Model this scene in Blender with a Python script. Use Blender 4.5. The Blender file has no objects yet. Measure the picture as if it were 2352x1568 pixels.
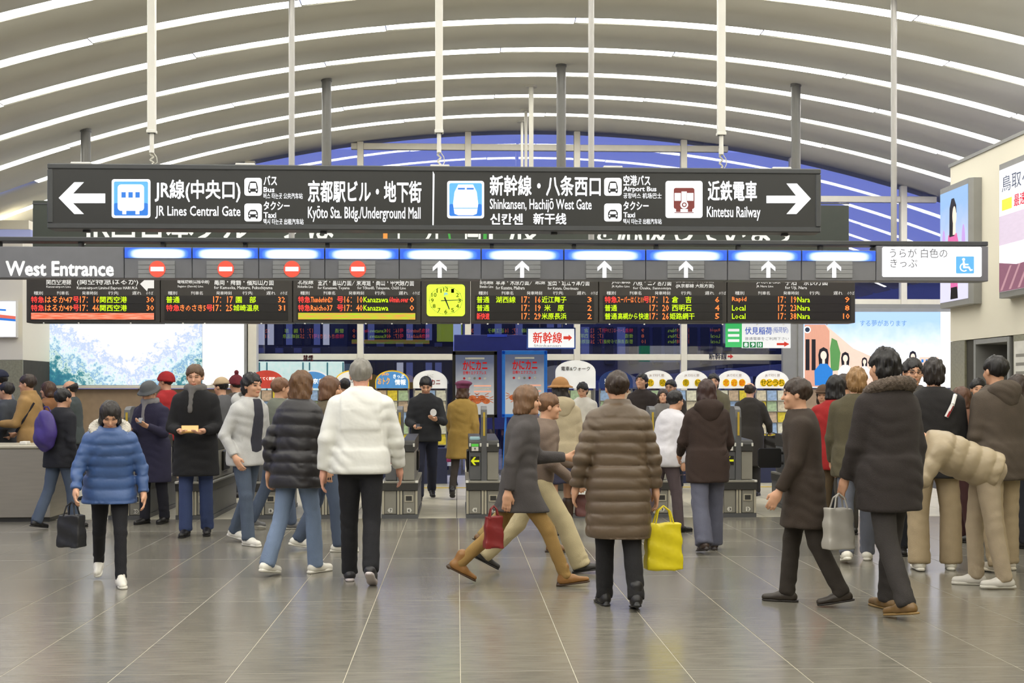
import bpy, math, random
import numpy as np
from mathutils import Matrix, Vector

random.seed(7)
SC = bpy.context.scene
COL = SC.collection

# ------------------------------------------------------------------ camera, world, exposure
F, CX, HY = 3000.0, 1176.0, 900.0          # focal length, principal column and horizon row in photo pixels (2352 x 1568)
CAMZ = 1.5
YAW = math.atan(126.0 / F)                 # the lens looks a little to the right of the hall's axis
cd = bpy.data.cameras.new('camera')
cd.sensor_width = 36.0
cd.lens = 36.0 * F / 2352.0
cd.shift_y = (HY - 784.0) / 2352.0
cd.clip_end = 500
cam = bpy.data.objects.new('camera', cd)
COL.objects.link(cam)
cam.location = (0, 0, CAMZ)
cam.rotation_euler = (math.pi / 2, 0, -YAW)
SC.camera = cam

w = bpy.data.worlds.new('dusk_sky')
SC.world = w
w.use_nodes = True
nt = w.node_tree
bg = nt.nodes['Background']
tc = nt.nodes.new('ShaderNodeTexCoord')
sp = nt.nodes.new('ShaderNodeSeparateXYZ')
cr = nt.nodes.new('ShaderNodeValToRGB')
nt.links.new(tc.outputs['Generated'], sp.inputs[0])
nt.links.new(sp.outputs['Z'], cr.inputs[0])
cr.color_ramp.elements[0].position = 0.0
cr.color_ramp.elements[0].color = (0.115, 0.130, 0.40, 1)
cr.color_ramp.elements[1].position = 0.45
cr.color_ramp.elements[1].color = (0.150, 0.210, 0.58, 1)
nt.links.new(cr.outputs[0], bg.inputs[0])
bg.inputs[1].default_value = 1.7

SC.view_settings.view_transform = 'Standard'
SC.view_settings.look = 'None'
SC.view_settings.gamma = 1.0
SC.view_settings.use_curve_mapping = False
SC.view_settings.exposure = 0.0
try:
    SC.cycles.use_denoising = True
    SC.cycles.max_bounces = 4
    SC.cycles.diffuse_bounces = 3
    SC.cycles.glossy_bounces = 2
    SC.cycles.use_adaptive_sampling = True
    SC.cycles.adaptive_threshold = 0.05
    SC.cycles.transparent_max_bounces = 8
    SC.cycles.sample_clamp_indirect = 6.0
    SC.cycles.caustics_reflective = False
    SC.cycles.caustics_refractive = False
except Exception:
    pass
TUBE_POWER = 12.5

# ------------------------------------------------------------------ photo pixel -> place
FW = np.array([math.sin(YAW), math.cos(YAW)])
RT = np.array([math.cos(YAW), -math.sin(YAW)])
def _dir(px): return FW + RT * ((px - CX) / F)
def PX(px, Y):                              # hall X of photo column px on the cross plane at distance Y
    d = _dir(px); return Y * d[0] / d[1]
def PZ(px, py, Y):                          # height of photo point on the cross plane at distance Y
    d = _dir(px); return CAMZ + (HY - py) / F * (Y / d[1])
def PY(px, X):                              # distance at which column px meets the lengthwise plane X
    d = _dir(px); return X * d[1] / d[0]

# ------------------------------------------------------------------ materials
MATS = {}
def srgb(c):
    return tuple(((v / 255.0) / 12.92 if v / 255.0 <= 0.04045 else ((v / 255.0 + 0.055) / 1.055) ** 2.4) for v in c)
def mat(name, rgb, rough=0.6, metal=0.0, var=0.08, scale=8.0, bump=0.0, bscale=60.0, emit=0.0, spec=0.5, stretch=None, rnd=0.0):
    if name in MATS: return MATS[name]
    m = bpy.data.materials.new(name); m.use_nodes = True
    n, l = m.node_tree.nodes, m.node_tree.links
    b = n['Principled BSDF']
    c = srgb(rgb)
    b.inputs['Roughness'].default_value = rough
    b.inputs['Metallic'].default_value = metal
    b.inputs['Specular IOR Level'].default_value = spec
    co = n.new('ShaderNodeTexCoord')
    src = co.outputs['Object']
    if stretch:
        mp = n.new('ShaderNodeMapping'); mp.inputs['Scale'].default_value = stretch
        l.new(src, mp.inputs[0]); src = mp.outputs[0]
    nz = n.new('ShaderNodeTexNoise'); nz.inputs['Scale'].default_value = scale; nz.inputs['Detail'].default_value = 1.5
    l.new(src, nz.inputs['Vector'])
    mx = n.new('ShaderNodeMix'); mx.data_type = 'RGBA'
    mx.inputs[6].default_value = tuple(max(0, v * (1 - var * 2)) for v in c) + (1,)
    mx.inputs[7].default_value = tuple(min(1, v * (1 + var * 2)) for v in c) + (1,)
    l.new(nz.outputs[0], mx.inputs[0])
    out = mx.outputs[2]
    if rnd:
        oi = n.new('ShaderNodeObjectInfo')
        mr = n.new('ShaderNodeMapRange'); mr.inputs[3].default_value = 1 - rnd; mr.inputs[4].default_value = 1 + rnd
        l.new(oi.outputs['Random'], mr.inputs[0])
        vm = n.new('ShaderNodeVectorMath'); vm.operation = 'SCALE'
        l.new(out, vm.inputs[0]); l.new(mr.outputs[0], vm.inputs['Scale']); out = vm.outputs[0]
    l.new(out, b.inputs['Base Color'])
    if emit:
        l.new(out, b.inputs['Emission Color']); b.inputs['Emission Strength'].default_value = emit
        m.cycles.emission_sampling = 'NONE'
    if bump:
        bn = n.new('ShaderNodeTexNoise'); bn.inputs['Scale'].default_value = bscale; bn.inputs['Detail'].default_value = 1
        l.new(src, bn.inputs['Vector'])
        bp = n.new('ShaderNodeBump'); bp.inputs['Strength'].default_value = bump; bp.inputs['Distance'].default_value = 0.01
        l.new(bn.outputs[0], bp.inputs['Height']); l.new(bp.outputs[0], b.inputs['Normal'])
    MATS[name] = m
    return m
def glow(name, rgb, strength=1.0, sample=False):
    """a lit sign colour: emission with a faint mottling"""
    if name in MATS: return MATS[name]
    m = bpy.data.materials.new(name); m.use_nodes = True
    n, l = m.node_tree.nodes, m.node_tree.links
    b = n['Principled BSDF']; c = srgb(rgb)
    b.inputs['Base Color'].default_value = tuple(v * 0.3 for v in c) + (1,)
    b.inputs['Roughness'].default_value = 0.4
    nz = n.new('ShaderNodeTexNoise'); nz.inputs['Scale'].default_value = 12
    mr = n.new('ShaderNodeMapRange'); mr.inputs[3].default_value = strength * 0.93; mr.inputs[4].default_value = strength * 1.07
    l.new(nz.outputs[0], mr.inputs[0]); l.new(mr.outputs[0], b.inputs['Emission Strength'])
    b.inputs['Emission Color'].default_value = c + (1,)
    m.cycles.emission_sampling = 'AUTO' if sample else 'NONE'
    MATS[name] = m
    return m

# ------------------------------------------------------------------ mesh helpers
def mesh_from(V, Fc, smooth=False, name='mesh'):
    me = bpy.data.meshes.new(name)
    me.from_pydata([tuple(v) for v in V], [], [tuple(f) for f in Fc])
    if smooth:
        me.polygons.foreach_set('use_smooth', [True] * len(me.polygons))
    me.update()
    return me
def mesh_quads(V, Q, name='mesh'):
    me = bpy.data.meshes.new(name)
    me.vertices.add(len(V)); me.vertices.foreach_set('co', np.asarray(V, np.float32).ravel())
    Q = np.asarray(Q, np.int32); m = len(Q)
    me.loops.add(4 * m); me.loops.foreach_set('vertex_index', Q.ravel())
    me.polygons.add(m); me.polygons.foreach_set('loop_start', np.arange(m, dtype=np.int32) * 4)
    me.polygons.foreach_set('use_smooth', np.ones(m, bool))
    me.update(calc_edges=True)
    return me
def obj(name, me, m=None, parent=None, loc=(0, 0, 0), rot=None):
    o = bpy.data.objects.new(name, me); COL.objects.link(o)
    if m is not None:
        if len(me.materials) == 0: me.materials.append(m)
    o.location = loc
    if rot: o.rotation_euler = rot
    if parent is not None: o.parent = parent
    return o
def tag(o, label, cat, group=None, kind=None):
    if label: o['label'] = label
    if cat: o['category'] = cat
    if group: o['group'] = group
    if kind: o['kind'] = kind
    return o
def thing(name, label, cat, loc=(0, 0, 0), rotz=0.0, group=None, kind=None):
    o = bpy.data.objects.new(name, None); COL.objects.link(o)
    o.empty_display_size = 0.1
    o.location = loc; o.rotation_euler = (0, 0, rotz)
    return tag(o, label, cat, group, kind)
def struct(o):
    o['kind'] = 'structure'; return o

class MB:
    def __init__(s): s.V = []; s.F = []
    def add(s, V, Fc):
        k = len(s.V); s.V += [tuple(v) for v in V]; s.F += [tuple(i + k for i in f) for f in Fc]; return s
    def box(s, x0, x1, y0, y1, z0, z1, b=0.0):
        if b > 0:                            # chamfered box
            V = []
            for sx in (0, 1):
                for sy in (0, 1):
                    for sz in (0, 1):
                        X, Y, Z = (x0, x1)[sx], (y0, y1)[sy], (z0, z1)[sz]
                        ix, iy, iz = (b, -b)[sx], (b, -b)[sy], (b, -b)[sz]
                        V += [(X, Y + iy, Z + iz), (X + ix, Y, Z + iz), (X + ix, Y + iy, Z)]
            def vi(a, c, d, k): return ((a * 2 + c) * 2 + d) * 3 + k
            Fc = []
            for a in (0, 1):
                q = [vi(a, 0, 0, 0), vi(a, 1, 0, 0), vi(a, 1, 1, 0), vi(a, 0, 1, 0)]; Fc.append(q if a else q[::-1])
                q = [vi(0, a, 0, 1), vi(1, a, 0, 1), vi(1, a, 1, 1), vi(0, a, 1, 1)]; Fc.append(q[::-1] if a else q)
                q = [vi(0, 0, a, 2), vi(1, 0, a, 2), vi(1, 1, a, 2), vi(0, 1, a, 2)]; Fc.append(q if a else q[::-1])
            for a in (0, 1):
                for c in (0, 1):
                    Fc.append([vi(a, c, 0, 0), vi(a, c, 1, 0), vi(a, c, 1, 1), vi(a, c, 0, 1)])
                    Fc.append([vi(a, 0, c, 0), vi(a, 1, c, 0), vi(a, 1, c, 2), vi(a, 0, c, 2)])
                    Fc.append([vi(0, a, c, 1), vi(1, a, c, 1), vi(1, a, c, 2), vi(0, a, c, 2)])
                    for d in (0, 1):
                        Fc.append([vi(a, c, d, 0), vi(a, c, d, 1), vi(a, c, d, 2)])
            return s.add(V, Fc)
        V = [(x0, y0, z0), (x1, y0, z0), (x1, y1, z0), (x0, y1, z0), (x0, y0, z1), (x1, y0, z1), (x1, y1, z1), (x0, y1, z1)]
        return s.add(V, [(3, 2, 1, 0), (4, 5, 6, 7), (0, 1, 5, 4), (1, 2, 6, 5), (2, 3, 7, 6), (3, 0, 4, 7)])
    def prism(s, pts, y0, y1):               # pts (x, z) seen from -Y, extruded y0..y1
        n = len(pts)
        V = [(x, y0, z) for x, z in pts] + [(x, y1, z) for x, z in pts]
        Fc = [tuple(range(n)), tuple(range(2 * n - 1, n - 1, -1))]
        Fc += [(i, i + n, (i + 1) % n + n, (i + 1) % n) for i in range(n)]
        return s.add(V, Fc)
    def tube(s, p, q, r, r2=None, n=12, caps=True):
        p, q = np.array(p, float), np.array(q, float); r2 = r if r2 is None else r2
        u = q - p; u /= np.linalg.norm(u)
        a = np.cross(u, (0, 0, 1) if abs(u[2]) < 0.9 else (1, 0, 0)); a /= np.linalg.norm(a); b = np.cross(u, a)
        V = []
        for c, rr in ((p, r), (q, r2)):
            for i in range(n):
                t = 2 * math.pi * i / n
                V.append(c + rr * (math.cos(t) * a + math.sin(t) * b))
        Fc = [(i, (i + 1) % n, (i + 1) % n + n, i + n) for i in range(n)]
        if caps: Fc += [tuple(range(n - 1, -1, -1)), tuple(range(n, 2 * n))]
        return s.add(V, Fc)
    def path(s, pts, r, n=8):
        for a, b in zip(pts[:-1], pts[1:]): s.tube(a, b, r, n=n)
        return s
    def mesh(s, smooth=False): return mesh_from(s.V, s.F, smooth)
    def build(s, name, m, parent=None, loc=(0, 0, 0), smooth=False):
        return obj(name, s.mesh(smooth), m, parent, loc)
def recalc(o):
    import bmesh
    bm = bmesh.new(); bm.from_mesh(o.data); bmesh.ops.recalc_face_normals(bm, faces=bm.faces); bm.to_mesh(o.data); bm.free()
    return o
def rrect(x0, z0, x1, z1, r, n=5):
    P = []
    for cx, cz, a0 in ((x1 - r, z0 + r, -90), (x1 - r, z1 - r, 0), (x0 + r, z1 - r, 90), (x0 + r, z0 + r, 180)):
        for i in range(n + 1):
            t = math.radians(a0 + 90.0 * i / n); P.append((cx + r * math.cos(t), cz + r * math.sin(t)))
    return P
def disc(cx, cz, r, n=28, rz=None):
    rz = r if rz is None else rz
    return [(cx + r * math.cos(2 * math.pi * i / n), cz + rz * math.sin(2 * math.pi * i / n)) for i in range(n)]

# text: outlines of the built-in font, filled, boldened by an outline offset
TCACHE = {}
def text_geo(body, bold=0.0, res=2):
    k = (body, bold, res)
    if k in TCACHE: return TCACHE[k]
    cu = bpy.data.curves.new('t', 'FONT'); cu.body = body; cu.size = 1.0
    cu.resolution_u = res; cu.fill_mode = 'FRONT'
    to = bpy.data.objects.new('t', cu)
    me = bpy.data.meshes.new_from_object(to)
    V = np.empty(len(me.vertices) * 3, np.float32); me.vertices.foreach_get('co', V); V = V.reshape(-1, 3)
    Fc = [tuple(p.vertices) for p in me.polygons]
    bpy.data.objects.remove(to); bpy.data.curves.remove(cu); bpy.data.meshes.remove(me)
    if bold > 0 and len(V):                  # a heavier face: the outline struck several times, a hair apart
        n, VV, FF = len(V), [], []
        dirs = [(1, 0), (-1, 0), (0, 1), (0, -1)] if res < 2 else [(math.cos(a * math.pi / 4), math.sin(a * math.pi / 4)) for a in range(8)]
        for i, (a, b) in enumerate(dirs):
            VV.append(V + np.array([a * bold, b * bold, 0], np.float32)); FF += [tuple(j + i * n for j in f) for f in Fc]
        V, Fc = np.concatenate(VV), FF
    TCACHE[k] = (V, Fc)
    return TCACHE[k]
def text_on(body, x0, z0, x1, z1, y, m, parent, bold=0.0, res=2, back=False, name='lettering'):
    """fit a line of writing into the rectangle x0..x1, z0..z1 of the plane y (parent space)"""
    V, Fc = text_geo(body, bold, res)
    if len(V) == 0: return None
    lo, hi = V.min(0), V.max(0)
    u = (V[:, 0] - lo[0]) / max(hi[0] - lo[0], 1e-6); v = (V[:, 1] - lo[1]) / max(hi[1] - lo[1], 1e-6)
    if back: u = 1 - u
    W = np.stack([x0 + u * (x1 - x0), np.full(len(V), y), z0 + v * (z1 - z0)], 1)
    return obj(name, mesh_from(W, [f[::-1] for f in Fc] if back else Fc), m, parent)

class Plane:
    """a cross plane of the hall at distance Y; the pixel rectangle of a flat thing becomes its place on that plane"""
    def __init__(s, root, Y, front=0.0):
        s.r = root; s.Y = Y; s.o = Vector(root.location); s.f = front
    def x(s, px): return PX(px, s.Y) - s.o.x
    def z(s, px, py): return PZ(px, py, s.Y) - s.o.z
    def y(s, lift): return s.Y - lift - s.o.y
    def text(s, body, px0, py0, px1, py1, m, lift=0.004, **k):
        return text_on(body, s.x(px0), s.z(px0, py1), s.x(px1), s.z(px1, py0), s.y(lift), m, s.r, **k)
    def poly(s, name, pts, m, lift=0.004, thick=0.003, parent=None):
        P = [(s.x(a), s.z(a, b)) for a, b in pts]
        return recalc(MB().prism(P, s.y(lift), s.y(lift - thick)).build(name, m, parent or s.r))
    def rect(s, name, px0, py0, px1, py1, m, lift=0.004, thick=0.003, parent=None):
        return s.poly(name, [(px0, py1), (px1, py1), (px1, py0), (px0, py0)], m, lift, thick, parent)
    def rr(s, name, px0, py0, px1, py1, r, m, lift=0.004, thick=0.003, parent=None):
        P = rrect(px0, py0, px1, py1, r)
        return s.poly(name, P, m, lift, thick, parent)
    def disc(s, name, px, py, r, m, lift=0.004, thick=0.003, parent=None, ry=None):
        return s.poly(name, disc(px, py, r, rz=ry), m, lift, thick, parent)
    def box(s, name, px0, py0, px1, py1, y0, y1, m, b=0.0, parent=None):
        """y0..y1: distances behind the plane"""
        zc0, zc1 = s.z((px0 + px1) / 2, py1), s.z((px0 + px1) / 2, py0)
        return MB().box(s.x(px0), s.x(px1), s.y(-y0), s.y(-y1), zc0, zc1, b).build(name, m, parent or s.r)

# ------------------------------------------------------------------ the hall: floor, vault, walls, glass end wall
GATE_Y, SIGN_Y, BAR_Y, BOARD_Y, GLASS_Y = 15.5, 12.1, 14.3, 18.6, 23.46
APEX_X, APEX_Z, VR = 1.5, CAMZ + 4.7, 23.14
def vault(X):
    d = X - APEX_X
    return APEX_Z - VR + math.sqrt(max(VR * VR - d * d, 0.01)) + 0.0000075 * d ** 4
M_granite = mat('dark_granite', (126, 122, 111), rough=0.2, var=0.16, scale=4.0, bump=0.02, bscale=120, stretch=(1.0, 5.0, 1.0), rnd=0.07, spec=0.9)
M_pale = mat('pale_floor_tile', (196, 190, 170), rough=0.35, var=0.08, scale=4.0, rnd=0.05)
M_grout = mat('grout', (178, 172, 154), rough=0.8)
M_groutdark = mat('dark_grout', (70, 68, 62), rough=0.9)
M_ceil = mat('ceiling_panel_paint', (224, 221, 204), rough=0.75, var=0.03, scale=1.5, bump=0.03, bscale=40)
M_cream = mat('cream_wall_paint', (240, 234, 214), rough=0.6, var=0.025, scale=1.2, stretch=(1, 1, 0.3))
M_stone = mat('polished_wall_granite', (146, 144, 120), rough=0.3, var=0.16, scale=30.0, rnd=0.06)
M_mull = mat('cream_window_frame_paint', (236, 231, 214), rough=0.5, var=0.03)
M_grey = mat('grey_painted_metal', (150, 150, 146), rough=0.45, var=0.04)
M_dkgrey = mat('charcoal_painted_metal', (72, 73, 75), rough=0.5, var=0.05)
M_white = mat('white_painted_metal', (226, 224, 216), rough=0.45, var=0.03)
M_steel = mat('stainless_steel', (186, 180, 166), rough=0.38, metal=0.85, var=0.05, scale=3, stretch=(1, 1, 12))
M_tube = glow('fluorescent_tube', (255, 252, 244), TUBE_POWER, sample=True)

floor = struct(thing('floor', 'dark grey polished granite tiles of the station concourse', None, (0, 0, 0)))
MB().box(-12, 10, -5, 15.6, -0.06, -0.002).build('screed', M_grout, floor)
tile_mesh = {}
def tile(parent, x, y, wx, ly, m, key):
    k = (round(wx, 3), round(ly, 3), key)
    if k not in tile_mesh:
        me = MB().box(0, wx, 0, ly, -0.02, 0, 0.0015).mesh(); me.materials.append(m); tile_mesh[k] = me
    o = bpy.data.objects.new('tile', tile_mesh[k]); COL.objects.link(o); o.parent = parent; o.location = (x, y, 0)
    return o
rest = MB()
rng = random.Random(3)
TW, J = 0.607, 0.0048
row0 = 4500.0 / 641 - 2.4
cells = []
for c in range(-14, 14):
    x = 0.02 + c * TW
    for r in range(0, 5):
        y = row0 + r * 2.4
        cuts = [0, 0.4, 1.6, 2.4] if rng.random() < 0.45 else [0, 1.2, 2.4]
        for a, b in zip(cuts[:-1], cuts[1:]):
            y0, y1 = y + a, min(y + b, 15.55)
            if y1 - y0 < 0.05: continue
            cells.append((abs(y0), x, y0, TW - J, y1 - y0 - (0.009 if b == 2.4 else 0.004)))
def in_view(cl):
    px = CX + F * ((cl[1] + 0.3) * RT[0] + cl[2] * RT[1]) / ((cl[1] + 0.3) * FW[0] + cl[2] * FW[1])
    return -250 < px < 2600 and cl[2] > 4.6
vis = sorted([c for c in cells if in_view(c)])
for n, (_, x, y, wx, ly) in enumerate(vis):
    if n < 298: tile(floor, x, y, wx, ly, M_granite, 'g')
    else: rest.box(x, x + wx, y, y + ly, -0.02, 0, 0.0015)
for cl in cells:
    if not in_view(cl): _, x, y, wx, ly = cl; rest.box(x, x + wx, y, y + ly, -0.02, 0, 0.0015)
rest.box(-12, 10, -5, row0 - 0.01, -0.02, 0).box(-12, 0.02 - 14 * TW - 0.01, row0, 15.55, -0.02, 0).box(0.02 + 14 * TW, 10, row0, 15.55, -0.02, 0)
ro = rest.build('tile_field', M_granite, floor); ro['kind'] = 'stuff'

floor2 = struct(thing('floor_beyond_gates', 'pale tiled floor on the platform side of the ticket gates', None, (0, 0, 0)))
MB().box(-10, 9.5, 15.6, 23.9, -0.06, -0.006).build('screed', M_groutdark, floor2)
for i in range(-11, 12):
    for j in range(12):
        x, y = i * 0.62, 15.6 + j * 0.66
        if j > 7 and not (-7 < i < 11): continue
        tile(floor2, x, y, 0.612, 0.652, M_pale, 'p')
M_yellow = mat('yellow_guide_paint', (206, 176, 60), rough=0.6)
MB().box(PX(970, 20), PX(1960, 20), 20.4, 20.55, 0.0005, 0.004).build('guide_strip', M_yellow, floor2)

# vault: one curved panel for each bay between two light strips
STRIPS = [16.498 + 1.4045 * k for k in range(-14, 5)]
XS = np.linspace(-8.2, 11.2, 49)
ceiling = struct(thing('ceiling', 'barrel vaulted grey panel ceiling crossed by strips of light', None, (0, 0, 0)))
def vault_panel(y0, y1, dz0=0.0, dz1=0.0):
    V, Fc = [], []
    n = len(XS)
    for y, dz, t in ((y0, dz0, 0), (y1, dz1, 0), (y1, dz1, 0.12), (y0, dz0, 0.12)):
        for x in XS: V.append((x, y, vault(x) + dz + t))
    for k in range(4):
        a, b = k * n, ((k + 1) % 4) * n
        for i in range(n - 1): Fc.append((a + i, b + i, b + i + 1, a + i + 1))
    return mesh_from(V, Fc, True)
edges = [STRIPS[0] - 1.4] + STRIPS + [GLASS_Y + 0.35]
for a, b in zip(edges[:-1], edges[1:]):
    o = obj('ceiling_panel', vault_panel(a + 0.125, b - 0.125 if b < GLASS_Y else b), M_ceil, ceiling)
MB().box(-8.2, 11.2, edges[0], edges[0] + 0.05, 4.0, 7).build('end_fascia', M_ceil, ceiling)

# the light strips: bent tubes end to end across the vault, each a lamp of its own
ORD = ['first', 'second', 'third', 'fourth', 'fifth', 'sixth', 'seventh', 'eighth', 'ninth', 'tenth', 'eleventh', 'twelfth',
       'thirteenth', 'fourteenth', 'fifteenth', 'sixteenth', 'seventeenth', 'eighteenth', 'nineteenth']
def tube_seg(x0, x1, skew):
    n, V, Fc = 9, [], []
    prof = [(-0.120, 0.045), (-0.120, 0.012), (-0.110, 0.006), (0.110, 0.006), (0.120, 0.012), (0.120, 0.045)]
    for i in range(n):
        x = x0 + (x1 - x0) * i / (n - 1)
        t = 2.0 * i / (n - 1) - 1
        th = 1.0 - 0.35 * abs(t) ** 6
        for py, pz in prof: V.append((x, py + skew * t, vault(x) + pz * th - 0.002))
    m = len(prof)
    for i in range(n - 1):
        for j in range(m): Fc.append((i * m + j, i * m + (j + 1) % m, (i + 1) * m + (j + 1) % m, (i + 1) * m + j))
    Fc += [tuple(range(m)), tuple(range(n * m - 1, n * m - m - 1, -1))]
    me = mesh_from(V, Fc, True); me.materials.append(M_tube); me.materials.append(M_white)
    for i, p in enumerate(me.polygons): p.material_index = 0 if i < (n - 1) * m and i % m in (1, 2, 3) else 1
    return me
seglen = (XS[-1] - XS[0] - 0.3) / 8
segs = {}
for off in (0, 1):
    segs[off] = [recalc(obj('x', tube_seg(XS[0] + 0.15 + i * seglen - off * 0.9, XS[0] + 0.15 + (i + 1) * seglen - off * 0.9 - 0.015, 0.03))).data
                 for i in range(8 if not off else 9) if XS[0] + 0.15 + i * seglen - off * 0.9 > XS[0] and XS[0] + 0.15 + (i + 1) * seglen - off * 0.9 < XS[-1]]
for o in [o for o in bpy.data.objects if o.name.split('.')[0] == 'x']: bpy.data.objects.remove(o)
for k, y in enumerate(STRIPS):
    fromglass = len(STRIPS) - 1 - k
    t = thing('ceiling_light_strip', 'curved strip of white light across the vault, %s strip from the glass wall' % ORD[fromglass], 'light',
              (0, y, 0), group='light strips across the vault')
    for me in segs[k % 2]:
        o = bpy.data.objects.new('tube', me); COL.objects.link(o); o.parent = t

# the end wall of glass
M_glass = bpy.data.materials.new('window_glass'); M_glass.use_nodes = True
n_, l_ = M_glass.node_tree.nodes, M_glass.node_tree.links
n_.remove(n_['Principled BSDF'])
tr = n_.new('ShaderNodeBsdfTransparent'); tr.inputs[0].default_value = (0.86, 0.88, 0.92, 1)
gl = n_.new('ShaderNodeBsdfGlossy'); gl.inputs['Roughness'].default_value = 0.0; gl.inputs[0].default_value = (1, 1, 1, 1)
mxs = n_.new('ShaderNodeMixShader'); mxs.inputs[0].default_value = 0.08
l_.new(tr.outputs[0], mxs.inputs[1]); l_.new(gl.outputs[0], mxs.inputs[2]); l_.new(mxs.outputs[0], n_['Material Output'].inputs[0])
MATS['glass'] = M_glass
endwall = struct(thing('window_1', 'tall arched glass end wall with cream mullions', None, (0, GLASS_Y, 0)))
G = Plane(endwall, GLASS_Y)
mull_px = [575 - 249 * 2, 575 - 249, 575, 828, 1075, 1325, 1570, 1820, 2074, 2323, 2570]
tz = [0.0, G.z(1176, 820), G.z(2000, 694), G.z(2000, 458), G.z(1300, 340)]
for px in mull_px:
    x = G.x(px); hw = 0.055 if px != 575 else 0.09
    top = vault(x) - 0.005
    MB().box(x - hw, x + hw, -0.07, 0.07, 0.002, top, 0.006).build('mullion', M_mull, endwall)
xs_m = [G.x(p) for p in mull_px]
def arch_x(z, side):                         # where the vault soffit falls to height z
    r = [x for x in np.linspace(APEX_X, APEX_X + side * 9.6, 400) if vault(x) > z]
    return r[-1]
for z in tz[1:]:
    xl, xr = max(xs_m[0], arch_x(z + 0.06, -1)), min(xs_m[-1], arch_x(z + 0.06, 1))
    for a, b in zip(xs_m[:-1], xs_m[1:]):
        a2, b2 = max(a + 0.056, xl), min(b - 0.056, xr)
        if b2 - a2 > 0.05:
            MB().box(a2, b2, -0.05, 0.05, z - 0.055, z + 0.055, 0.006).build('transom', M_mull, endwall)
for a, b in zip(xs_m[:-1], xs_m[1:]):
    zs = tz + [99]
    for z0, z1 in zip(zs[:-1], zs[1:]):
        lo = z0 + (0.056 if z0 else 0.01)
        pts = [(a + 0.05, lo), (b - 0.05, lo)]
        tops = []
        for x in np.linspace(b - 0.05, a + 0.05, 7):
            tops.append((x, min(z1 - 0.056, vault(x) - 0.004)))
        tops = [p for p in tops if p[1] > lo + 0.02]
        if len(tops) < 2: continue
        if len(tops) < 7: pts = [(min(p[0] for p in tops), lo), (max(p[0] for p in tops), lo)]
        recalc(MB().prism(pts + tops, 0.0, 0.012).build('pane', M_glass, endwall))
G.box('lintel', 1834, 699, 2190, 713, -0.10, -0.052, M_grey)
# writing on the lower transom
M_bluep = mat('blue_print', (40, 80, 170), rough=0.6); M_redp = mat('red_print', (205, 52, 44), rough=0.6)
G.text('新幹線', 1627, 811, 1668, 826, M_bluep, lift=0.054, bold=0.01)
G.poly('arrow_mark', [(1670, 816.5), (1676, 816.5), (1676, 813), (1683, 818.5), (1676, 824), (1676, 820.5), (1670, 820.5)], M_redp, lift=0.054)
G.text('禁煙', 697, 815, 720, 829, M_redp, lift=0.054, bold=0.02)

# right-hand block with the cream wall
WX = 6.4
WY1 = PY(2183, WX)
wall_r = struct(thing('wall_right', 'cream painted wall with stone cladding along its foot', None, (WX, 0, 0)))
ztop = PZ(2183, 378, WY1)
zst = PZ(2190, 784, WY1)
MB().box(0, 1.3, -5, WY1, zst, ztop - 0.04).build('upper_wall', M_cream, wall_r)
MB().box(-0.02, 1.3, -5, WY1 + 0.02, ztop - 0.04, ztop).build('coping', M_grey, wall_r)
MB().box(0.03, 1.3, -5, 14.9, 0, zst - 0.002).box(0.03, 1.3, 15.95, WY1, 0, zst - 0.002).box(0.5, 1.3, 14.9, 15.95, 0, zst - 0.002).build('core', M_groutdark, wall_r)
yy = WY1
while yy > 6:
    y2 = yy - 0.48
    if not (yy > 14.9 and y2 < 15.95):
        for z0, z1 in ((0.002, 0.98), (0.986, zst - 0.004)):
            MB().box(0, 0.03, y2 + 0.006, yy, z0, z1, 0.003).build('stone_panel', M_stone, wall_r)
    yy = y2
door = struct(thing('door_1', 'recessed grey metal lift doorway in the stone cladding', None, (WX, 15.42, 0)))
MB().box(0.0, 0.46, 0.47, 0.53, 0.002, zst - 0.01, 0.004).build('jamb', M_grey, door)
MB().box(0.0, 0.46, -0.52, -0.46, 0.002, zst - 0.01, 0.004).build('jamb', M_grey, door)
MB().box(0.0, 0.46, -0.458, 0.468, zst - 0.07, zst - 0.01, 0.004).build('lintel', M_grey, door)
MB().box(0.40, 0.44, -0.455, -0.004, 0.002, zst - 0.08, 0.004).build('leaf', M_steel, door)
MB().box(0.40, 0.44, 0.004, 0.465, 0.002, zst - 0.08, 0.004).build('leaf', M_steel, door)
wall_b = struct(MB().box(-12, 10, -5.1, -5, 0, 6.5).build('wall_back', mat('dim_hall_stand_in', (84, 82, 80), rough=0.8)))  # unseen; dark colour stands in for the dim hall running further back
struct(MB().box(-12.1, -12, -5, 21, 0, 4.3).build('wall_far_left', M_cream))
# left block beside the glass wall
LX = PX(52, 21.5)
wall_l = struct(thing('wall_left', 'cream wall with a stone foot beside the landscape billboard', None, (LX, 21.5, 0)))
zl = PZ(30, 826, 21.5)
MB().box(-5, 0, 0, 1.9, zl, PZ(20, 552, 21.5)).build('upper_wall', M_cream, wall_l)
MB().box(-5, 0, 0.03, 1.9, 0, zl - 0.002).build('core', M_groutdark, wall_l)
for i in range(4):
    MB().box(-0.5 * (i + 1) + 0.006, -0.5 * i, 0, 0.03, 0.002, zl - 0.004, 0.003).build('stone_panel', M_stone, wall_l)
M_lav = glow('window_dusk_light', (176, 182, 224), 0.55)  # lavender reflection and wall light put in as an even glow
MB().box(-5, 0, 0.4, 0.5, PZ(20, 552, 21.5), PZ(20, 520, 21.5)).build('clerestory_glow_panel', M_lav, wall_l)
MB().box(-5, -0.0, 0.3, 0.55, PZ(20, 520, 21.5), PZ(20, 500, 21.5)).build('clerestory_head', M_cream, wall_l)
low = struct(thing('wall_window_foot', 'low beige wall under the billboards before the glass', None, (0, 22.95, 0)))
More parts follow.
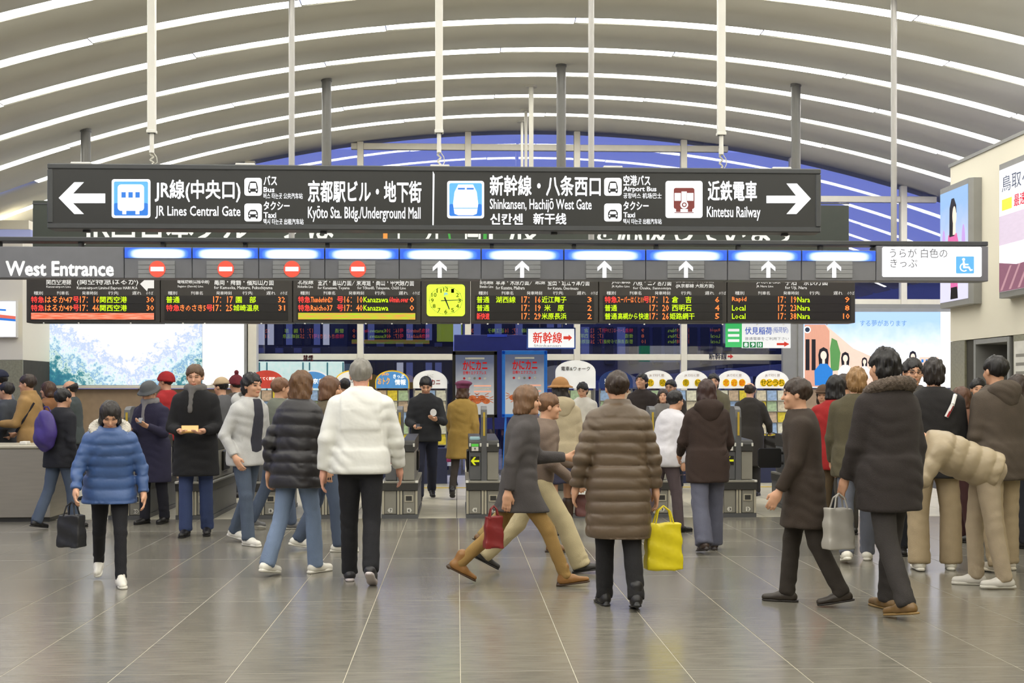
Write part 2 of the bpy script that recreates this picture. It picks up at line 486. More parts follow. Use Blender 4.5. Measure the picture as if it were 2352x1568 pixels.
for a, b in ((66, 566), (1834, 2196)): MB().box(PX(a, 22.95), PX(b, 22.95), 0.0, 0.22, 0.0, PZ(300, 893, 22.9)).build('low_wall', mat('beige_low_wall', (176, 152, 122), rough=0.6), low)
pil = struct(thing('trim_1', 'pale grey post at the edge of the landscape billboard', None, (PX(60, 22.4), 22.4, 0)))
MB().box(-0.09, 0.07, 0, 0.3, 0, PZ(60, 560, 22.4), 0.006).build('post', M_grey, pil)

# hangers from the vault
def hanger(name, label, px, Y, z0, w, m, group, square=False, plate=None):
    x = PX(px, Y); z1 = vault(x)
    t = thing(name, label, 'hanger', (x, Y, z0), group=group)
    h = z1 - z0
    if square: MB().box(-w, w, -w, w, 0, h + 0.01, 0.006).build('post', m, t)
    else: MB().tube((0, 0, 0), (0, 0, h + 0.01), w, n=16).build('post', m, t, smooth=False)
    MB().tube((0, 0, h - 0.03), (0, 0, h + 0.01), (plate or w * 1.6), n=16).build('ceiling_plate', m, t)
    return t
M_post = mat('dark_grey_post_paint', (98, 97, 92), rough=0.4, var=0.06)
M_pipe = mat('cream_pipe_paint', (206, 203, 190), rough=0.4, var=0.03)
M_rod = mat('grey_rod_paint', (168, 166, 162), rough=0.35, var=0.03, metal=0.3)
for px, which in ((197, 'the one nearest the train pictogram'), (750, 'between the taxi symbols and the divider'), (1289, 'above the bullet train gate lettering'), (1828, 'above the white arrow end')):
    hanger('board_hanger', 'thick dark grey post holding the departure board, %s' % which, px, BOARD_Y + 0.12, PZ(1012, 466, BOARD_Y), 0.068, M_post, 'posts of the departure board', plate=0.078)
for px, which in ((670, 'behind the taxi symbols'), (1358, 'behind the bullet train sign'), (2053, 'at its end by the cream wall')):
    hanger('bar_hanger', 'thin grey rod holding the gate header bar, %s' % which, px, BAR_Y + 0.12, PZ(1176, 549, BAR_Y), 0.033, M_rod, 'rods of the gate header bar')
for k, (px, Y, r) in enumerate(((1220, 20.0, 0.036), (1208, 21.7, 0.026), (1199, 22.6, 0.024))):
    hanger('conduit_pipe', 'slim cream pipe dropping from the vault crown, %s of three' % ('nearest', 'middle', 'furthest')[k], px, Y, PZ(px, 545, Y), r, M_pipe, 'cream pipes under the crown', plate=0.09)

# ------------------------------------------------------------------ the big hanging direction sign
M_face = mat('black_sign_face', (40, 41, 40), rough=0.35, var=0.03)
M_frame = mat('dark_sign_frame', (66, 68, 70), rough=0.4, var=0.04)
G_white = glow('lit_white_print', (252, 253, 255), 1.05)
G_blue = glow('lit_blue_print', (40, 120, 215), 0.95)
G_sky = glow('lit_sky_blue_print', (96, 178, 232), 0.95)
G_brown = glow('lit_maroon_print', (128, 52, 48), 0.8)
G_black = mat('black_print', (28, 28, 30), rough=0.5)
G_red = glow('lit_red_print', (238, 92, 72), 0.9)
sx0, sx1 = PX(108, SIGN_Y), PX(1886, SIGN_Y)
sz0, sz1 = PZ(1000, 529, SIGN_Y), PZ(1000, 381, SIGN_Y)
sign = thing('hanging_direction_sign', 'long black hanging sign with white arrows and train, bus and taxi directions', 'sign', ((sx0 + sx1) / 2, SIGN_Y, sz0))
S = Plane(sign, SIGN_Y)
h = sz1 - sz0; hw = (sx1 - sx0) / 2
MB().box(-hw + 0.03, hw - 0.03, 0.012, 0.24, 0.03, h - 0.03).build('face_panel', M_face, sign)
for a in ((-hw, hw, 0, 0.25, 0, 0.05), (-hw, hw, 0, 0.25, h - 0.05, h), (-hw, -hw + 0.05, 0, 0.25, 0.05, h - 0.05), (hw - 0.05, hw, 0, 0.25, 0.05, h - 0.05)):
    MB().box(*a, b=0.008).build('frame_bar', M_frame, sign)
L = -0.008                                    # print sits on the face panel, 8 mm behind the frame's front
S.poly('arrow', [(134, 454), (170, 418), (192, 418), (167, 444), (241, 444), (241, 466), (167, 466), (192, 491), (170, 491)], G_white, L)
S.poly('arrow', [(1761, 449), (1829, 449), (1807, 421), (1831, 421), (1863, 456), (1830, 491), (1807, 491), (1829, 466), (1761, 466)], G_white, L)
S.poly('divider', [(993, 522), (996, 522), (998, 400), (994, 392)], G_white, L)
def picto_train(x0, y0, x1, y1, kind):
    p = S.rr('pictogram', x0, y0, x1, y1, 6, G_white, L)
    a, b, w_, h_ = x0, y0, x1 - x0, y1 - y0
    X = lambda u: a + u * w_
    Y = lambda v: b + v * h_
    if kind == 'train':
        S.rr('field', X(.06), Y(.06), X(.94), Y(.94), 4, G_sky, L + 0.004, parent=p); S.rr('field', X(.06), Y(.62), X(.94), Y(.94), 4, G_blue, L + 0.005, parent=p)
        S.rr('car_front', X(.16), Y(.14), X(.84), Y(.82), 8, G_white, L + 0.008, parent=p)
        for u in (.26, .44, .62): S.rect('car_window', X(u), Y(.34), X(u + .11), Y(.48), G_blue, L + 0.011, parent=p)
        for u in (.28, .62): S.rect('bogie', X(u), Y(.80), X(u + .10), Y(.91), G_white, L + 0.008, parent=p)
    elif kind == 'bullet':
        S.rr('field', X(.06), Y(.06), X(.94), Y(.94), 4, G_sky, L + 0.004, parent=p); S.rr('field', X(.06), Y(.62), X(.94), Y(.94), 4, G_blue, L + 0.005, parent=p)
        S.poly('car_front', [(X(.30), Y(.10)), (X(.70), Y(.10)), (X(.80), Y(.30)), (X(.84), Y(.62)), (X(.80), Y(.88)), (X(.70), Y(.92)), (X(.30), Y(.92)), (X(.20), Y(.88)), (X(.16), Y(.62)), (X(.20), Y(.30))], G_white, L + 0.008, parent=p)
        for u in (.29, .53): S.rect('car_window', X(u), Y(.19), X(u + .19), Y(.235), G_blue, L + 0.011, parent=p)
        S.rect('bumper_line', X(.18), Y(.72), X(.82), Y(.74), G_sky, L + 0.011, parent=p)
    elif kind == 'private':
        S.rr('car_front', X(.22), Y(.19), X(.78), Y(.76), 5, G_brown, L + 0.004, parent=p)
        for u in (.24, .58): S.rect('car_window', X(u), Y(.33), X(u + .17), Y(.54), G_white, L + 0.008, parent=p)
        S.rect('door', X(.43), Y(.29), X(.57), Y(.60), G_white, L + 0.008, parent=p)
        S.disc('head_lamp', X(.5), Y(.65), 9, G_white, L + 0.011, parent=p); S.disc('head_lamp', X(.5), Y(.65), 5.5, G_brown, L + 0.013, parent=p)
        S.disc('head_lamp', X(.5), Y(.65), 3, G_white, L + 0.015, parent=p)
        for u in (.28, .60): S.rect('bogie', X(u), Y(.74), X(u + .12), Y(.84), G_brown, L + 0.008, parent=p)
        S.rect('rail_line', X(.24), Y(.85), X(.76), Y(.868), G_brown, L + 0.004, parent=p)
    else:
        top = .25 if kind == 'bus' else .40
        S.poly('vehicle', [(X(.22), Y(.78)), (X(.78), Y(.78)), (X(.78), Y(.52)), (X(.70), Y(top)), (X(.62), Y(top - .05)), (X(.38), Y(top - .05)), (X(.30), Y(top)), (X(.22), Y(.52))], G_black, L + 0.004, parent=p)
        S.poly('windscreen', [(X(.29), Y(.60)), (X(.71), Y(.60)), (X(.66), Y(top + .05)), (X(.34), Y(top + .05))], G_white, L + 0.008, parent=p)
        for u in (.30, .70): S.disc('head_lamp', X(u), Y(.69), 1.9, G_white, L + 0.008, parent=p)
        for u in (.26, .66): S.rect('wheel_mark', X(u), Y(.77), X(u + .1), Y(.85), G_black, L + 0.004, parent=p)
picto_train(256, 411, 345, 500, 'train'); picto_train(1027, 415, 1112, 501, 'bullet'); picto_train(1529, 415, 1614, 500, 'private')
for xa, xb in ((561, 601), (1388, 1428)):
    picto_train(xa, 408, xb, 449, 'bus'); picto_train(xa, 467, xb, 508, 'taxi')
B = 0.022
for body, x0, y0, x1, y1, b in (
        ('JR線(中央口)', 355, 413, 552, 463, B), ('JR Lines Central Gate', 356, 473, 552, 502, 0.012),
        ('バス', 605, 403, 636, 425, B), ('Bus', 605, 429, 630, 441, B), ('버스 타는곳 公共汽车站', 605, 443, 695, 456, 0.008),
        ('タクシー', 605, 462, 665, 482, B), ('Taxi', 605, 487, 634, 500, B), ('택시 타는곳 出租汽车站', 605, 502, 697, 515, 0.008),
        ('京都駅ビル・地下街', 707, 415, 968, 464, B), ('Kyōto Sta. Bldg./Underground Mall', 707, 474, 966, 509, 0.012),
        ('新幹線・八条西口', 1125, 403, 1380, 449, B), ('Shinkansen, Hachijō West Gate', 1125, 456, 1359, 487, 0.012),
        ('신칸센', 1126, 490, 1201, 515, B), ('新干线', 1225, 489, 1301, 515, B),
        ('空港バス', 1432, 402, 1494, 426, B), ('Airport Bus', 1432, 428, 1508, 442, B), ('공항버스 机场巴士', 1432, 443, 1520, 455, 0.008),
        ('タクシー', 1432, 462, 1490, 482, B), ('Taxi', 1432, 487, 1459, 499, B), ('택시 타는곳 出租汽车站', 1432, 502, 1520, 514, 0.008),
        ('近鉄電車', 1626, 415, 1739, 461, B), ('Kintetsu Railway', 1624, 474, 1747, 506, 0.012)):
    S.text(body, x0, y0, x1, y1, G_white, L, bold=b)
for px in (180, 560, 1010, 1410, 1800):
    MB().box(S.x(px) - 0.09, S.x(px) + 0.09, 0.06, 0.2, h, h + 0.025, 0.006).build('fixing_plate', M_white, sign)
for px in (190, 740, 1275, 1810): MB().box(S.x(px) - 0.03, S.x(px) + 0.03, 0.1, 0.16, -0.02, 0.0, 0.004).build('end_stop', M_frame, sign)
# its white hangers: square tube, turnbuckle, knotted wire
for px, ptop, which in ((341, 300, 'above the train pictogram'), (1008, 300, 'above the middle divider'), (1663, 305, 'above the railway lettering')):
    x = PX(px, SIGN_Y); Yh = SIGN_Y + 0.13
    zb = PZ(px, ptop, SIGN_Y); zt = vault(x)
    t = thing('sign_hanger', 'white square hanger tube with knotted wire end %s' % which, 'hanger', (x, Yh, sz1 + 0.02), group='white hangers of the direction sign')
    z0 = zb - sz1 - 0.02
    MB().box(-0.036, 0.036, -0.036, 0.036, z0, zt - sz1 - 0.01, 0.006).build('tube', M_white, t)
    MB().box(-0.042, 0.042, -0.042, 0.042, z0, z0 + 0.03, 0.004).build('collar', M_white, t)
    MB().tube((0, 0, z0 - 0.12), (0, 0, z0), 0.02, n=10).tube((0, 0, z0 - 0.18), (0, 0, z0 - 0.12), 0.024, n=6).build('turnbuckle', M_white, t)
    knot = MB()
    for k in range(4):
        zk = (z0 - 0.18) * (1 - k / 4.0); sgn = 1 if k % 2 else -1
        knot.path([(0, 0, zk), (0.016 * sgn, 0.01, zk - (z0 - 0.18) / 8), (0, 0, zk - (z0 - 0.18) / 4)], 0.009, n=6)
    knot.path([(0.01, 0, z0 - 0.17), (0.045, 0, z0 - 0.22), (0.05, 0, z0 - 0.27), (0.03, 0, 0.0)], 0.005, n=6)
    knot.build('knotted_wire', M_pipe, t)

# ------------------------------------------------------------------ header bar above the gates
M_bar = mat('grey_bar_paint', (120, 121, 126), rough=0.45, var=0.04)
M_plq = mat('grey_plaque_paint', (146, 148, 150), rough=0.4, var=0.05)
bx0, bx1 = PX(-260, BAR_Y), PX(2270, BAR_Y)
bz0 = PZ(1176, 642, BAR_Y)
bar = thing('gate_header_bar', 'long grey header bar over the ticket gates with lit blue panels and West Entrance lettering', 'sign', (0, BAR_Y, bz0))
Bp = Plane(bar, BAR_Y)
zz = lambda py: PZ(1176, py, BAR_Y) - bz0
MB().box(bx0, bx1, 0.0, 0.24, zz(559), zz(549), 0.006).build('top_rail', M_frame, bar)
for px in list(range(-200, 2260, 190)):
    MB().box(Bp.x(px) - 0.02, Bp.x(px) + 0.02, 0.06, 0.16, zz(571), zz(558.5)).build('spacer', M_frame, bar)
lane_px = [285, 441, 594, 746, 917, 1105, 1295, 1483, 1671, 1841, 2012]
MB().box(bx0, Bp.x(285) - 0.004, 0.0, 0.24, 0, zz(571), 0.006).build('panel', M_bar, bar)
def lit_blue():
    m = bpy.data.materials.new('lit_blue_strip'); m.use_nodes = True
    n, l = m.node_tree.nodes, m.node_tree.links
    b = n['Principled BSDF']; b.inputs['Base Color'].default_value = (0.02, 0.05, 0.3, 1)
    tc = n.new('ShaderNodeTexCoord'); mp = n.new('ShaderNodeMapping'); mp.inputs['Location'].default_value = (-0.5, 0, -0.40); mp.inputs['Scale'].default_value = (1, 1, 1)
    l.new(tc.outputs['Generated'], mp.inputs[0])
    s = n.new('ShaderNodeSeparateXYZ'); l.new(mp.outputs[0], s.inputs[0])
    def mth(op, a, bb):
        q = n.new('ShaderNodeMath'); q.operation = op
        for i, v in enumerate((a, bb)):
            if isinstance(v, (int, float)): q.inputs[i].default_value = v
            else: l.new(v, q.inputs[i])
        return q.outputs[0]
    x4 = mth('POWER', mth('ABSOLUTE', mth('MULTIPLY', s.outputs['X'], 2.15), 0), 5)
    z4 = mth('POWER', mth('ABSOLUTE', mth('MULTIPLY', s.outputs['Z'], 1.65), 0), 3)
    v = mth('ADD', x4, z4)
    r = n.new('ShaderNodeValToRGB'); e = r.color_ramp.elements
    e[0].position = 0.12; e[0].color = (1, 1, 1, 1); e[1].position = 1.0; e[1].color = (0.02, 0.10, 0.55, 1)  # overexposed white core fading to blue, painted into the emission colour
    k = e.new(0.32); k.color = (0.72, 0.86, 1, 1); k = e.new(0.6); k.color = (0.10, 0.30, 0.95, 1)
    l.new(v, r.inputs[0]); l.new(r.outputs[0], b.inputs['Emission Color']); b.inputs['Emission Strength'].default_value = 1.15
    m.cycles.emission_sampling = 'NONE'
    return m
M_litblue = lit_blue()
for i, (a, b) in enumerate(zip(lane_px[:-1], lane_px[1:])):
    MB().box(Bp.x(a) + 0.003, Bp.x(b) - 0.003, 0.0, 0.24, 0, zz(571), 0.006).build('panel', M_bar, bar)
    MB().box(Bp.x(a) + 0.008, Bp.x(b) - 0.008, -0.012, 0.0, zz(596), zz(572.5)).build('lit_panel', M_litblue, bar)
    c = (360.0, 517.0, 669.0, 820.0, 1010.0, 1199.0, 1388.0, 1575.0, 1764.0, 1915.0)[i]
    for k in range(4):
        Bp.rect('louvre_slat', c - 42, 599 + k * 10, c + 42, 608.3 + k * 10, M_plq, 0.012, 0.012)
    if i < 4:
        d = Bp.disc('no_entry_mark', c + 2, 618, 19, G_red, 0.018)
        Bp.rect('no_entry_bar', c - 13, 613, c + 17, 623, G_white, 0.022, parent=d)
    else:
        Bp.poly('up_arrow', [(c, 599), (c + 16, 614), (c + 16, 623), (c + 4.5, 613), (c + 4.5, 638), (c - 4.5, 638), (c - 4.5, 613), (c - 16, 623), (c - 16, 614)], G_white, 0.018)
M_paint = mat('white_letter_paint', (240, 240, 238), rough=0.5, emit=0.35)
Bp.text('West Entrance', 13, 600, 262, 634, M_paint, 0.006, bold=0.035, res=2)
MB().box(Bp.x(2012) + 0.003, bx1, 0.0, 0.24, 0, zz(560), 0.006).build('panel', M_bar, bar)
G_panel = glow('lit_white_panel', (255, 255, 255), 1.1, sample=True)
Bp.rr('lit_notice', 2026, 567, 2254, 636, 4, G_panel, 0.010, 0.012)
G_pale = glow('lit_pale_grey_print', (120, 122, 130), 0.45)
Bp.text('うらが 白色の', 2043, 571, 2175, 592, G_pale, 0.013, bold=0.0)
Bp.text('きっぷ', 2044, 595, 2106, 614, G_pale, 0.013, bold=0.0)
wc = Bp.rr('wheelchair_mark', 2195, 589, 2236, 628, 2, G_sky, 0.014)
Bp.disc('mark_head', 2212, 596, 3.4, G_white, 0.018, parent=wc)
Bp.poly('mark_body', [(2210, 600), (2214, 600), (2215, 606), (2223, 606), (2223, 609), (2215, 609), (2216, 612), (2225, 612), (2229, 619), (2232, 618), (2233, 621), (2227, 623), (2223, 616), (2211, 616)], G_white, 0.018, parent=wc)
ring = MB()
for k in range(14):
    t0, t1 = [math.radians(70 + 220 * (k + q) / 14.0 + 20) for q in (0, 1)]
    pts = [(2213 + r * math.cos(t), 614 - r * math.sin(t)) for r, t in ((10, t0), (10, t1), (7.4, t1), (7.4, t0))]
    ring.prism([(Bp.x(a), Bp.z(a, b)) for a, b in pts], Bp.y(0.018), Bp.y(0.015))
recalc(ring.build('mark_wheel', G_white, wc))

# ------------------------------------------------------------------ departure board with the big banner on top
M_bd = mat('brown_black_board_paint', (52, 48, 42), rough=0.45, var=0.05)
M_led = mat('black_display_glass', (26, 23, 20), rough=0.3, var=0.05)
C_red = glow('red_diodes', (255, 74, 66), 1.3); C_or = glow('orange_diodes', (255, 138, 70), 1.3); C_gr = glow('lime_diodes', (200, 235, 30), 1.2)
G_hdr = glow('lit_header_print', (232, 230, 224), 0.85)
board = thing('departure_board', 'wide brown-black departure board with six diode displays hanging beyond the gates', 'departure board', (0, BOARD_Y, PZ(1000, 742, BOARD_Y)))
D = Plane(board, BOARD_Y)
BT = 625                                     # top of the board row
seg_px = [60, 368, 672, 967, 1081, 1375, 1670, 1965]
for a, b in zip(seg_px[:-1], seg_px[1:]):
    D.box('cabinet', a + 0.7, BT, b - 0.7, 741, 0.0, 0.34, M_bd, 0.006)
def led_face(back):
    Yb = BOARD_Y + 0.34
    PD = D
    def tx(body, x0, y0, x1, y1, m, c0, **k):
        if not back: D.text(body, x0, y0, x1, y1, m, 0.010, **k)
        else:                                # the far side shows the same trains to those leaving; its writing runs the other way
            u0, u1 = 2 * c0 - x1, 2 * c0 - x0
            text_on(body, D.x(u0), D.z(u0, y1), D.x(u1), D.z(u1, y0), 0.34 + 0.010, m, board, back=True, **k)
    rows = ((680, 696), (699, 715), (718, 734))
    for i, (a, b) in enumerate(zip(seg_px[:-1], seg_px[1:])):
        if i == 3: continue
        c0 = (a + b) / 2
        for y0, y1 in rows:
            if not back: D.rect('display_row', a + 10, y0 - 1.3, b - 11, y1 + 1.3, M_led, 0.006)
            else: MB().box(D.x(a + 10), D.x(b - 11), 0.34, 0.346, D.z(c0, y1 + 1.3), D.z(c0, y0 - 1.3)).build('display_row', M_led, board)
    T = {0: (60, [(0, '特急', 72, 102, C_red), (0, 'はるか47', 104, 167, C_or), (0, '号', 168, 182, C_red), (0, '17：16', 184, 228, C_or), (0, '関西空港', 230, 292, C_gr), (0, '30', 337, 354, C_or),
                  (1, '特急', 72, 102, C_red), (1, 'はるか49', 104, 167, C_or), (1, '号', 168, 182, C_red), (1, '17：46', 184, 228, C_or), (1, '関西空港', 230, 292, C_gr), (1, '30', 337, 354, C_or)]),
         1: (368, [(0, '普通', 382, 413, C_gr), (0, '17：17', 490, 535, C_or), (0, '園　部', 542, 588, C_gr), (0, '32', 639, 655, C_or),
                   (1, '特急', 382, 413, C_red), (1, 'きのさき5', 414, 473, C_or), (1, '号', 474, 489, C_red), (1, '17：25', 490, 534, C_or), (1, '城崎温泉', 536, 595, C_gr), (1, '31', 640, 655, C_or)]),
         2: (672, [(0, '特急', 685, 713, C_red), (0, 'Thunderbird29', 714, 764, C_or), (0, '号', 774, 789, C_red), (0, '16：10', 791, 833, C_or), (0, 'Kanazawa', 835, 892, C_gr), (0, '60min.over', 894, 938, C_red), (0, '0', 941, 951, C_or),
                   (1, '特急', 685, 713, C_red), (1, 'Raicho37', 714, 764, C_or), (1, '号', 774, 789, C_red), (1, '17：40', 791, 833, C_or), (1, 'Kanazawa', 835, 892, C_gr), (1, '0', 941, 951, C_or)]),
         4: (1081, [(0, '普通', 1095, 1124, C_gr), (0, '湖西線', 1139, 1184, C_gr), (0, '17：16', 1198, 1242, C_or), (0, '近江舞子', 1244, 1301, C_gr), (0, '3', 1349, 1359, C_or),
                    (1, '普通', 1095, 1124, C_gr), (1, '17：19', 1198, 1242, C_or), (1, '米　原', 1250, 1295, C_gr), (1, '2', 1349, 1359, C_or),
                    (2, '新快速', 1095, 1124, C_red), (2, '17：29', 1198, 1242, C_or), (2, '米原長浜', 1244, 1301, C_gr), (2, '2', 1349, 1359, C_or)]),
         5: (1375, [(0, '特急', 1389, 1417, C_red), (0, 'スーパーはくと11', 1418, 1477, C_or), (0, '号', 1478, 1491, C_red), (0, '17：12', 1492, 1536, C_or), (0, '倉　吉', 1543, 1588, C_gr), (0, '6', 1642, 1652, C_or),
                    (1, '普通', 1389, 1417, C_gr), (1, '17：20', 1492, 1536, C_or), (1, '西明石', 1543, 1588, C_gr), (1, '4', 1642, 1652, C_or),
                    (2, '普通', 1389, 1417, C_gr), (2, '高槻から快速', 1419, 1490, C_gr), (2, '17：26', 1492, 1536, C_or), (2, '姫路網干', 1538, 1595, C_gr), (2, '5', 1642, 1652, C_or)]),
         6: (1670, [(0, 'Rapid', 1681, 1714, C_or), (0, '17：19', 1787, 1829, C_or), (0, 'Nara', 1831, 1860, C_gr), (0, '9', 1940, 1951, C_or),
                    (1, 'Local', 1681, 1712, C_gr), (1, '17：23', 1787, 1829, C_or), (1, 'Nara', 1831, 1860, C_gr), (1, '8', 1940, 1951, C_or),
                    (2, 'Local', 1681, 1712, C_gr), (2, '17：38', 1787, 1829, C_or), (2, 'Nara', 1831, 1860, C_gr), (2, '10', 1936, 1951, C_or)])}
    for i, (a, lst) in T.items():
        c0 = (seg_px[i] + seg_px[i + 1]) / 2
        for r, body, x0, x1, m in lst:
            y0, y1 = rows[r]
            pad = 0.6 if not body.isascii() else 1.6
            tx(body, x0, y0 + pad, x1, y1 - pad, m, c0, bold=0.010, res=1, name='diode_writing')
    if back: return
    H = [('関西空港線', 107, 639, 164, 654), ('(関空特急はるか)', 177, 639, 318, 656), ('Kansai-airport Line', 107, 656, 163, 662), ('Kansai-airport Limited Express HARUKA', 177, 658, 316, 666),
         ('嵯峨野線(山陰本線)', 408, 639, 481, 653), ('亀岡・舞鶴・福知山方面', 492, 639, 629, 655), ('Sagano (San-in) Line', 408, 655, 467, 661), ('for Kameoka, Maizuru, Fukuchiyama', 492, 657, 626, 666),
         ('北陸線', 684, 639, 720, 653), ('金沢・富山方面／東海道・高山・中央線方面', 730, 639, 951, 656), ('Hokuriku Line', 684, 655, 719, 661), ('for Kanazawa, Toyama', 730, 658, 803, 666), ('for Tōkaidō, Takayama, Chūō Line', 821, 658, 932, 666),
         ('琵琶湖線', 1102, 639, 1133, 653), ('草津・米原方面／', 1139, 639, 1226, 655), ('湖西線', 1229, 639, 1252, 653), ('堅田・近江今津方面', 1258, 639, 1354, 656), ('Biwako Line', 1102, 655, 1133, 661), ('for Kusatsu, Maibara', 1139, 657, 1205, 666), ('for Katata, Ōmi-Imazu', 1258, 657, 1328, 666),
         ('JR京都線', 1405, 639, 1448, 653), ('大阪・三ノ宮方面', 1454, 638, 1542, 656), ('JR Kyōto Line', 1405, 655, 1446, 661), ('for Ōsaka, Sannomiya', 1454, 657, 1541, 666),
         ('(琵琶湖線 草津方面)', 1552, 640, 1640, 650), ('(JR京都線 大阪方面)', 1552, 652, 1640, 662),
         ('JR奈良線', 1737, 639, 1792, 653), ('宇治・奈良方面', 1803, 638, 1901, 655), ('JR Nara Line', 1737, 655, 1776, 661), ('for Uji, Nara', 1803, 657, 1853, 666)]
    for body, x0, y0, x1, y1 in H: D.text(body, x0, y0, x1, y1, G_hdr, 0.008, bold=0.010, res=1)
    for a in (60, 368, 672, 1081, 1375, 1670):
        for body, u0, u1 in (('種別', 18, 39), ('列車名', 71, 98), ('発車時刻', 129, 164), ('行先', 189, 213), ('遅れ', 244, 265), ('のりば', 276, 292)):
            D.text(body, a + u0, 669, a + u1, 677, G_hdr, 0.008, bold=0.0, res=1)
    D.poly('white_arrow_mark', [(322, 652), (334, 641), (354, 641), (354, 662), (340, 662), (338, 669)], G_hdr, 0.008)
led_face(False); led_face(True)
def streak(name, c1, c2):
    m = bpy.data.materials.new(name); m.use_nodes = True
    n, l = m.node_tree.nodes, m.node_tree.links; b = n['Principled BSDF']
    tc = n.new('ShaderNodeTexCoord'); mp = n.new('ShaderNodeMapping'); mp.inputs['Scale'].default_value = (3, 1, 90); mp.inputs['Rotation'].default_value = (0, 0.03, 0)
    nz = n.new('ShaderNodeTexNoise'); nz.inputs['Scale'].default_value = 1.6; nz.inputs['Detail'].default_value = 4
    r = n.new('ShaderNodeValToRGB'); r.color_ramp.elements[0].position = 0.42; r.color_ramp.elements[0].color = srgb(c1) + (1,); r.color_ramp.elements[1].position = 0.6; r.color_ramp.elements[1].color = srgb(c2) + (1,)
    l.new(tc.outputs['Object'], mp.inputs[0]); l.new(mp.outputs[0], nz.inputs['Vector']); l.new(nz.outputs[0], r.inputs[0]); l.new(r.outputs[0], b.inputs['Emission Color'])
    b.inputs['Base Color'].default_value = (0.02, 0.01, 0, 1); b.inputs['Emission Strength'].default_value = 1.1; m.cycles.emission_sampling = 'NONE'
    return m
s1, s2 = streak('orange_message_row', (236, 86, 40), (255, 170, 140)), streak('lime_message_row', (170, 215, 20), (236, 150, 70))
for Yo, sd in ((-0.010, 1), (0.35, -1)):
    c1, c2 = 214, 819.5
    for a, b, c, m in ((72, 354, c1, s1), (685, 954, c2, s2)):
        a, b = (a, b) if sd == 1 else (2 * c - b, 2 * c - a)
        MB().box(D.x(a), D.x(b), Yo - 0.002, Yo + 0.002, D.z(c, 733.5), D.z(c, 718.5)).build('message_row', m, board)
# the square clock between the displays, front and back
G_clock = glow('lit_lime_clock_face', (212, 240, 60), 1.05, sample=False)
clock = D.rr('clock_face', 980, 653, 1068, 726, 8, G_clock, 0.014, 0.014)
cx_, cy_ = 1024.0, 690.0
for k in range(60):
    a = 2 * math.pi * k / 60
    rx, ry = 37.5, 31.5
    l0 = 0.95
    u, v = math.sin(a), -math.cos(a)
    s_ = 0.9 if k % 5 else 1.4
    D.disc('minute_dot', cx_ + rx * u, cy_ + ry * v, s_ * 0.75, G_black, 0.017, parent=clock)
for k in range(1, 13):
    a = 2 * math.pi * k / 12; w_ = 5.5 if k > 9 else 3.2
    x, y = cx_ + 31 * math.sin(a), cy_ - 25.5 * math.cos(a)
    text_on(str(k), D.x(x - w_), D.z(x, y + 4.5), D.x(x + w_), D.z(x, y - 4.5), -0.017, G_black, clock, bold=0.005, res=2, name='numeral')
def hand(deg, ln, wd, tail):
    a = math.radians(deg); u, v = math.sin(a), -math.cos(a); p, q = -v, u
    D.poly('clock_hand', [(cx_ - u * tail + p * wd, cy_ - v * tail + q * wd), (cx_ + u * ln + p * wd * .6, cy_ + v * ln + q * wd * .6), (cx_ + u * ln - p * wd * .6, cy_ + v * ln - q * wd * .6), (cx_ - u * tail - p * wd, cy_ - v * tail - q * wd)], G_black, 0.020, parent=clock)
hand(88, 36, 1.0, 11); hand(158, 22, 1.8, 8)
D.text('JR', 1019, 672, 1029, 679, G_sky, 0.017, bold=0.02)
MB().box(D.x(980), D.x(1068), 0.34, 0.352, D.z(1024, 726), D.z(1024, 653)).build('clock_face', G_clock, board)
for px in (100, 180, 300, 420, 470, 600, 700, 740, 840, 900, 980, 1060, 1120, 1190, 1300, 1400, 1480, 1560, 1660, 1740, 1800, 1900):
    MB().tube((D.x(px), 0.01, -0.016), (D.x(px), 0.01, 0.0), 0.012, n=8).build('bottom_fixing', M_white, board)
# banner above it
M_bann = mat('dark_green_banner_face', (54, 60, 52), rough=0.5, var=0.05)
banner = thing('sponsor_banner', 'dark green-black banner with huge white lettering above the departure board', 'banner', (0, BOARD_Y, PZ(1000, BT - 0.5, BOARD_Y)))
N = Plane(banner, BOARD_Y)
N.box('banner_panel', 75, 466, 1950, BT - 4, 0.0, 0.2, M_bann, 0.006)
N.rect('frame_edge', 75, 466, 1950, 469, M_frame, 0.008, 0.006)
G_bw = glow('lit_banner_print', (244, 244, 236), 0.8)
N.text('JR西日本グループは', 190, 486, 766, 562, G_bw, 0.008, bold=0.02)
N.text('工', 898, 490, 934, 561, G_bw, 0.008, bold=0.02); N.rect('orange_bar', 880, 490, 890, 562, glow('lit_orange_print', (240, 150, 60), 0.8), 0.008)
N.text('外', 972, 486, 1020, 562, G_bw, 0.008, bold=0.02); N.poly('green_stroke', [(1022, 500), (1028, 500), (1037, 555), (1034, 566)], glow('lit_green_print', (60, 160, 60), 0.8), 0.008)
N.text('国', 1068, 486, 1104, 562, G_bw, 0.008, bold=0.02); N.rect('green_bar', 1110, 490, 1118, 562, MATS['lit_green_print'], 0.008); N.rect('white_bar', 1123, 490, 1132, 562, G_bw, 0.008)
N.text('展', 1168, 486, 1236, 562, G_bw, 0.008, bold=0.02)
N.text('を応援しています', 1360, 486, 1832, 562, G_bw, 0.008, bold=0.02)

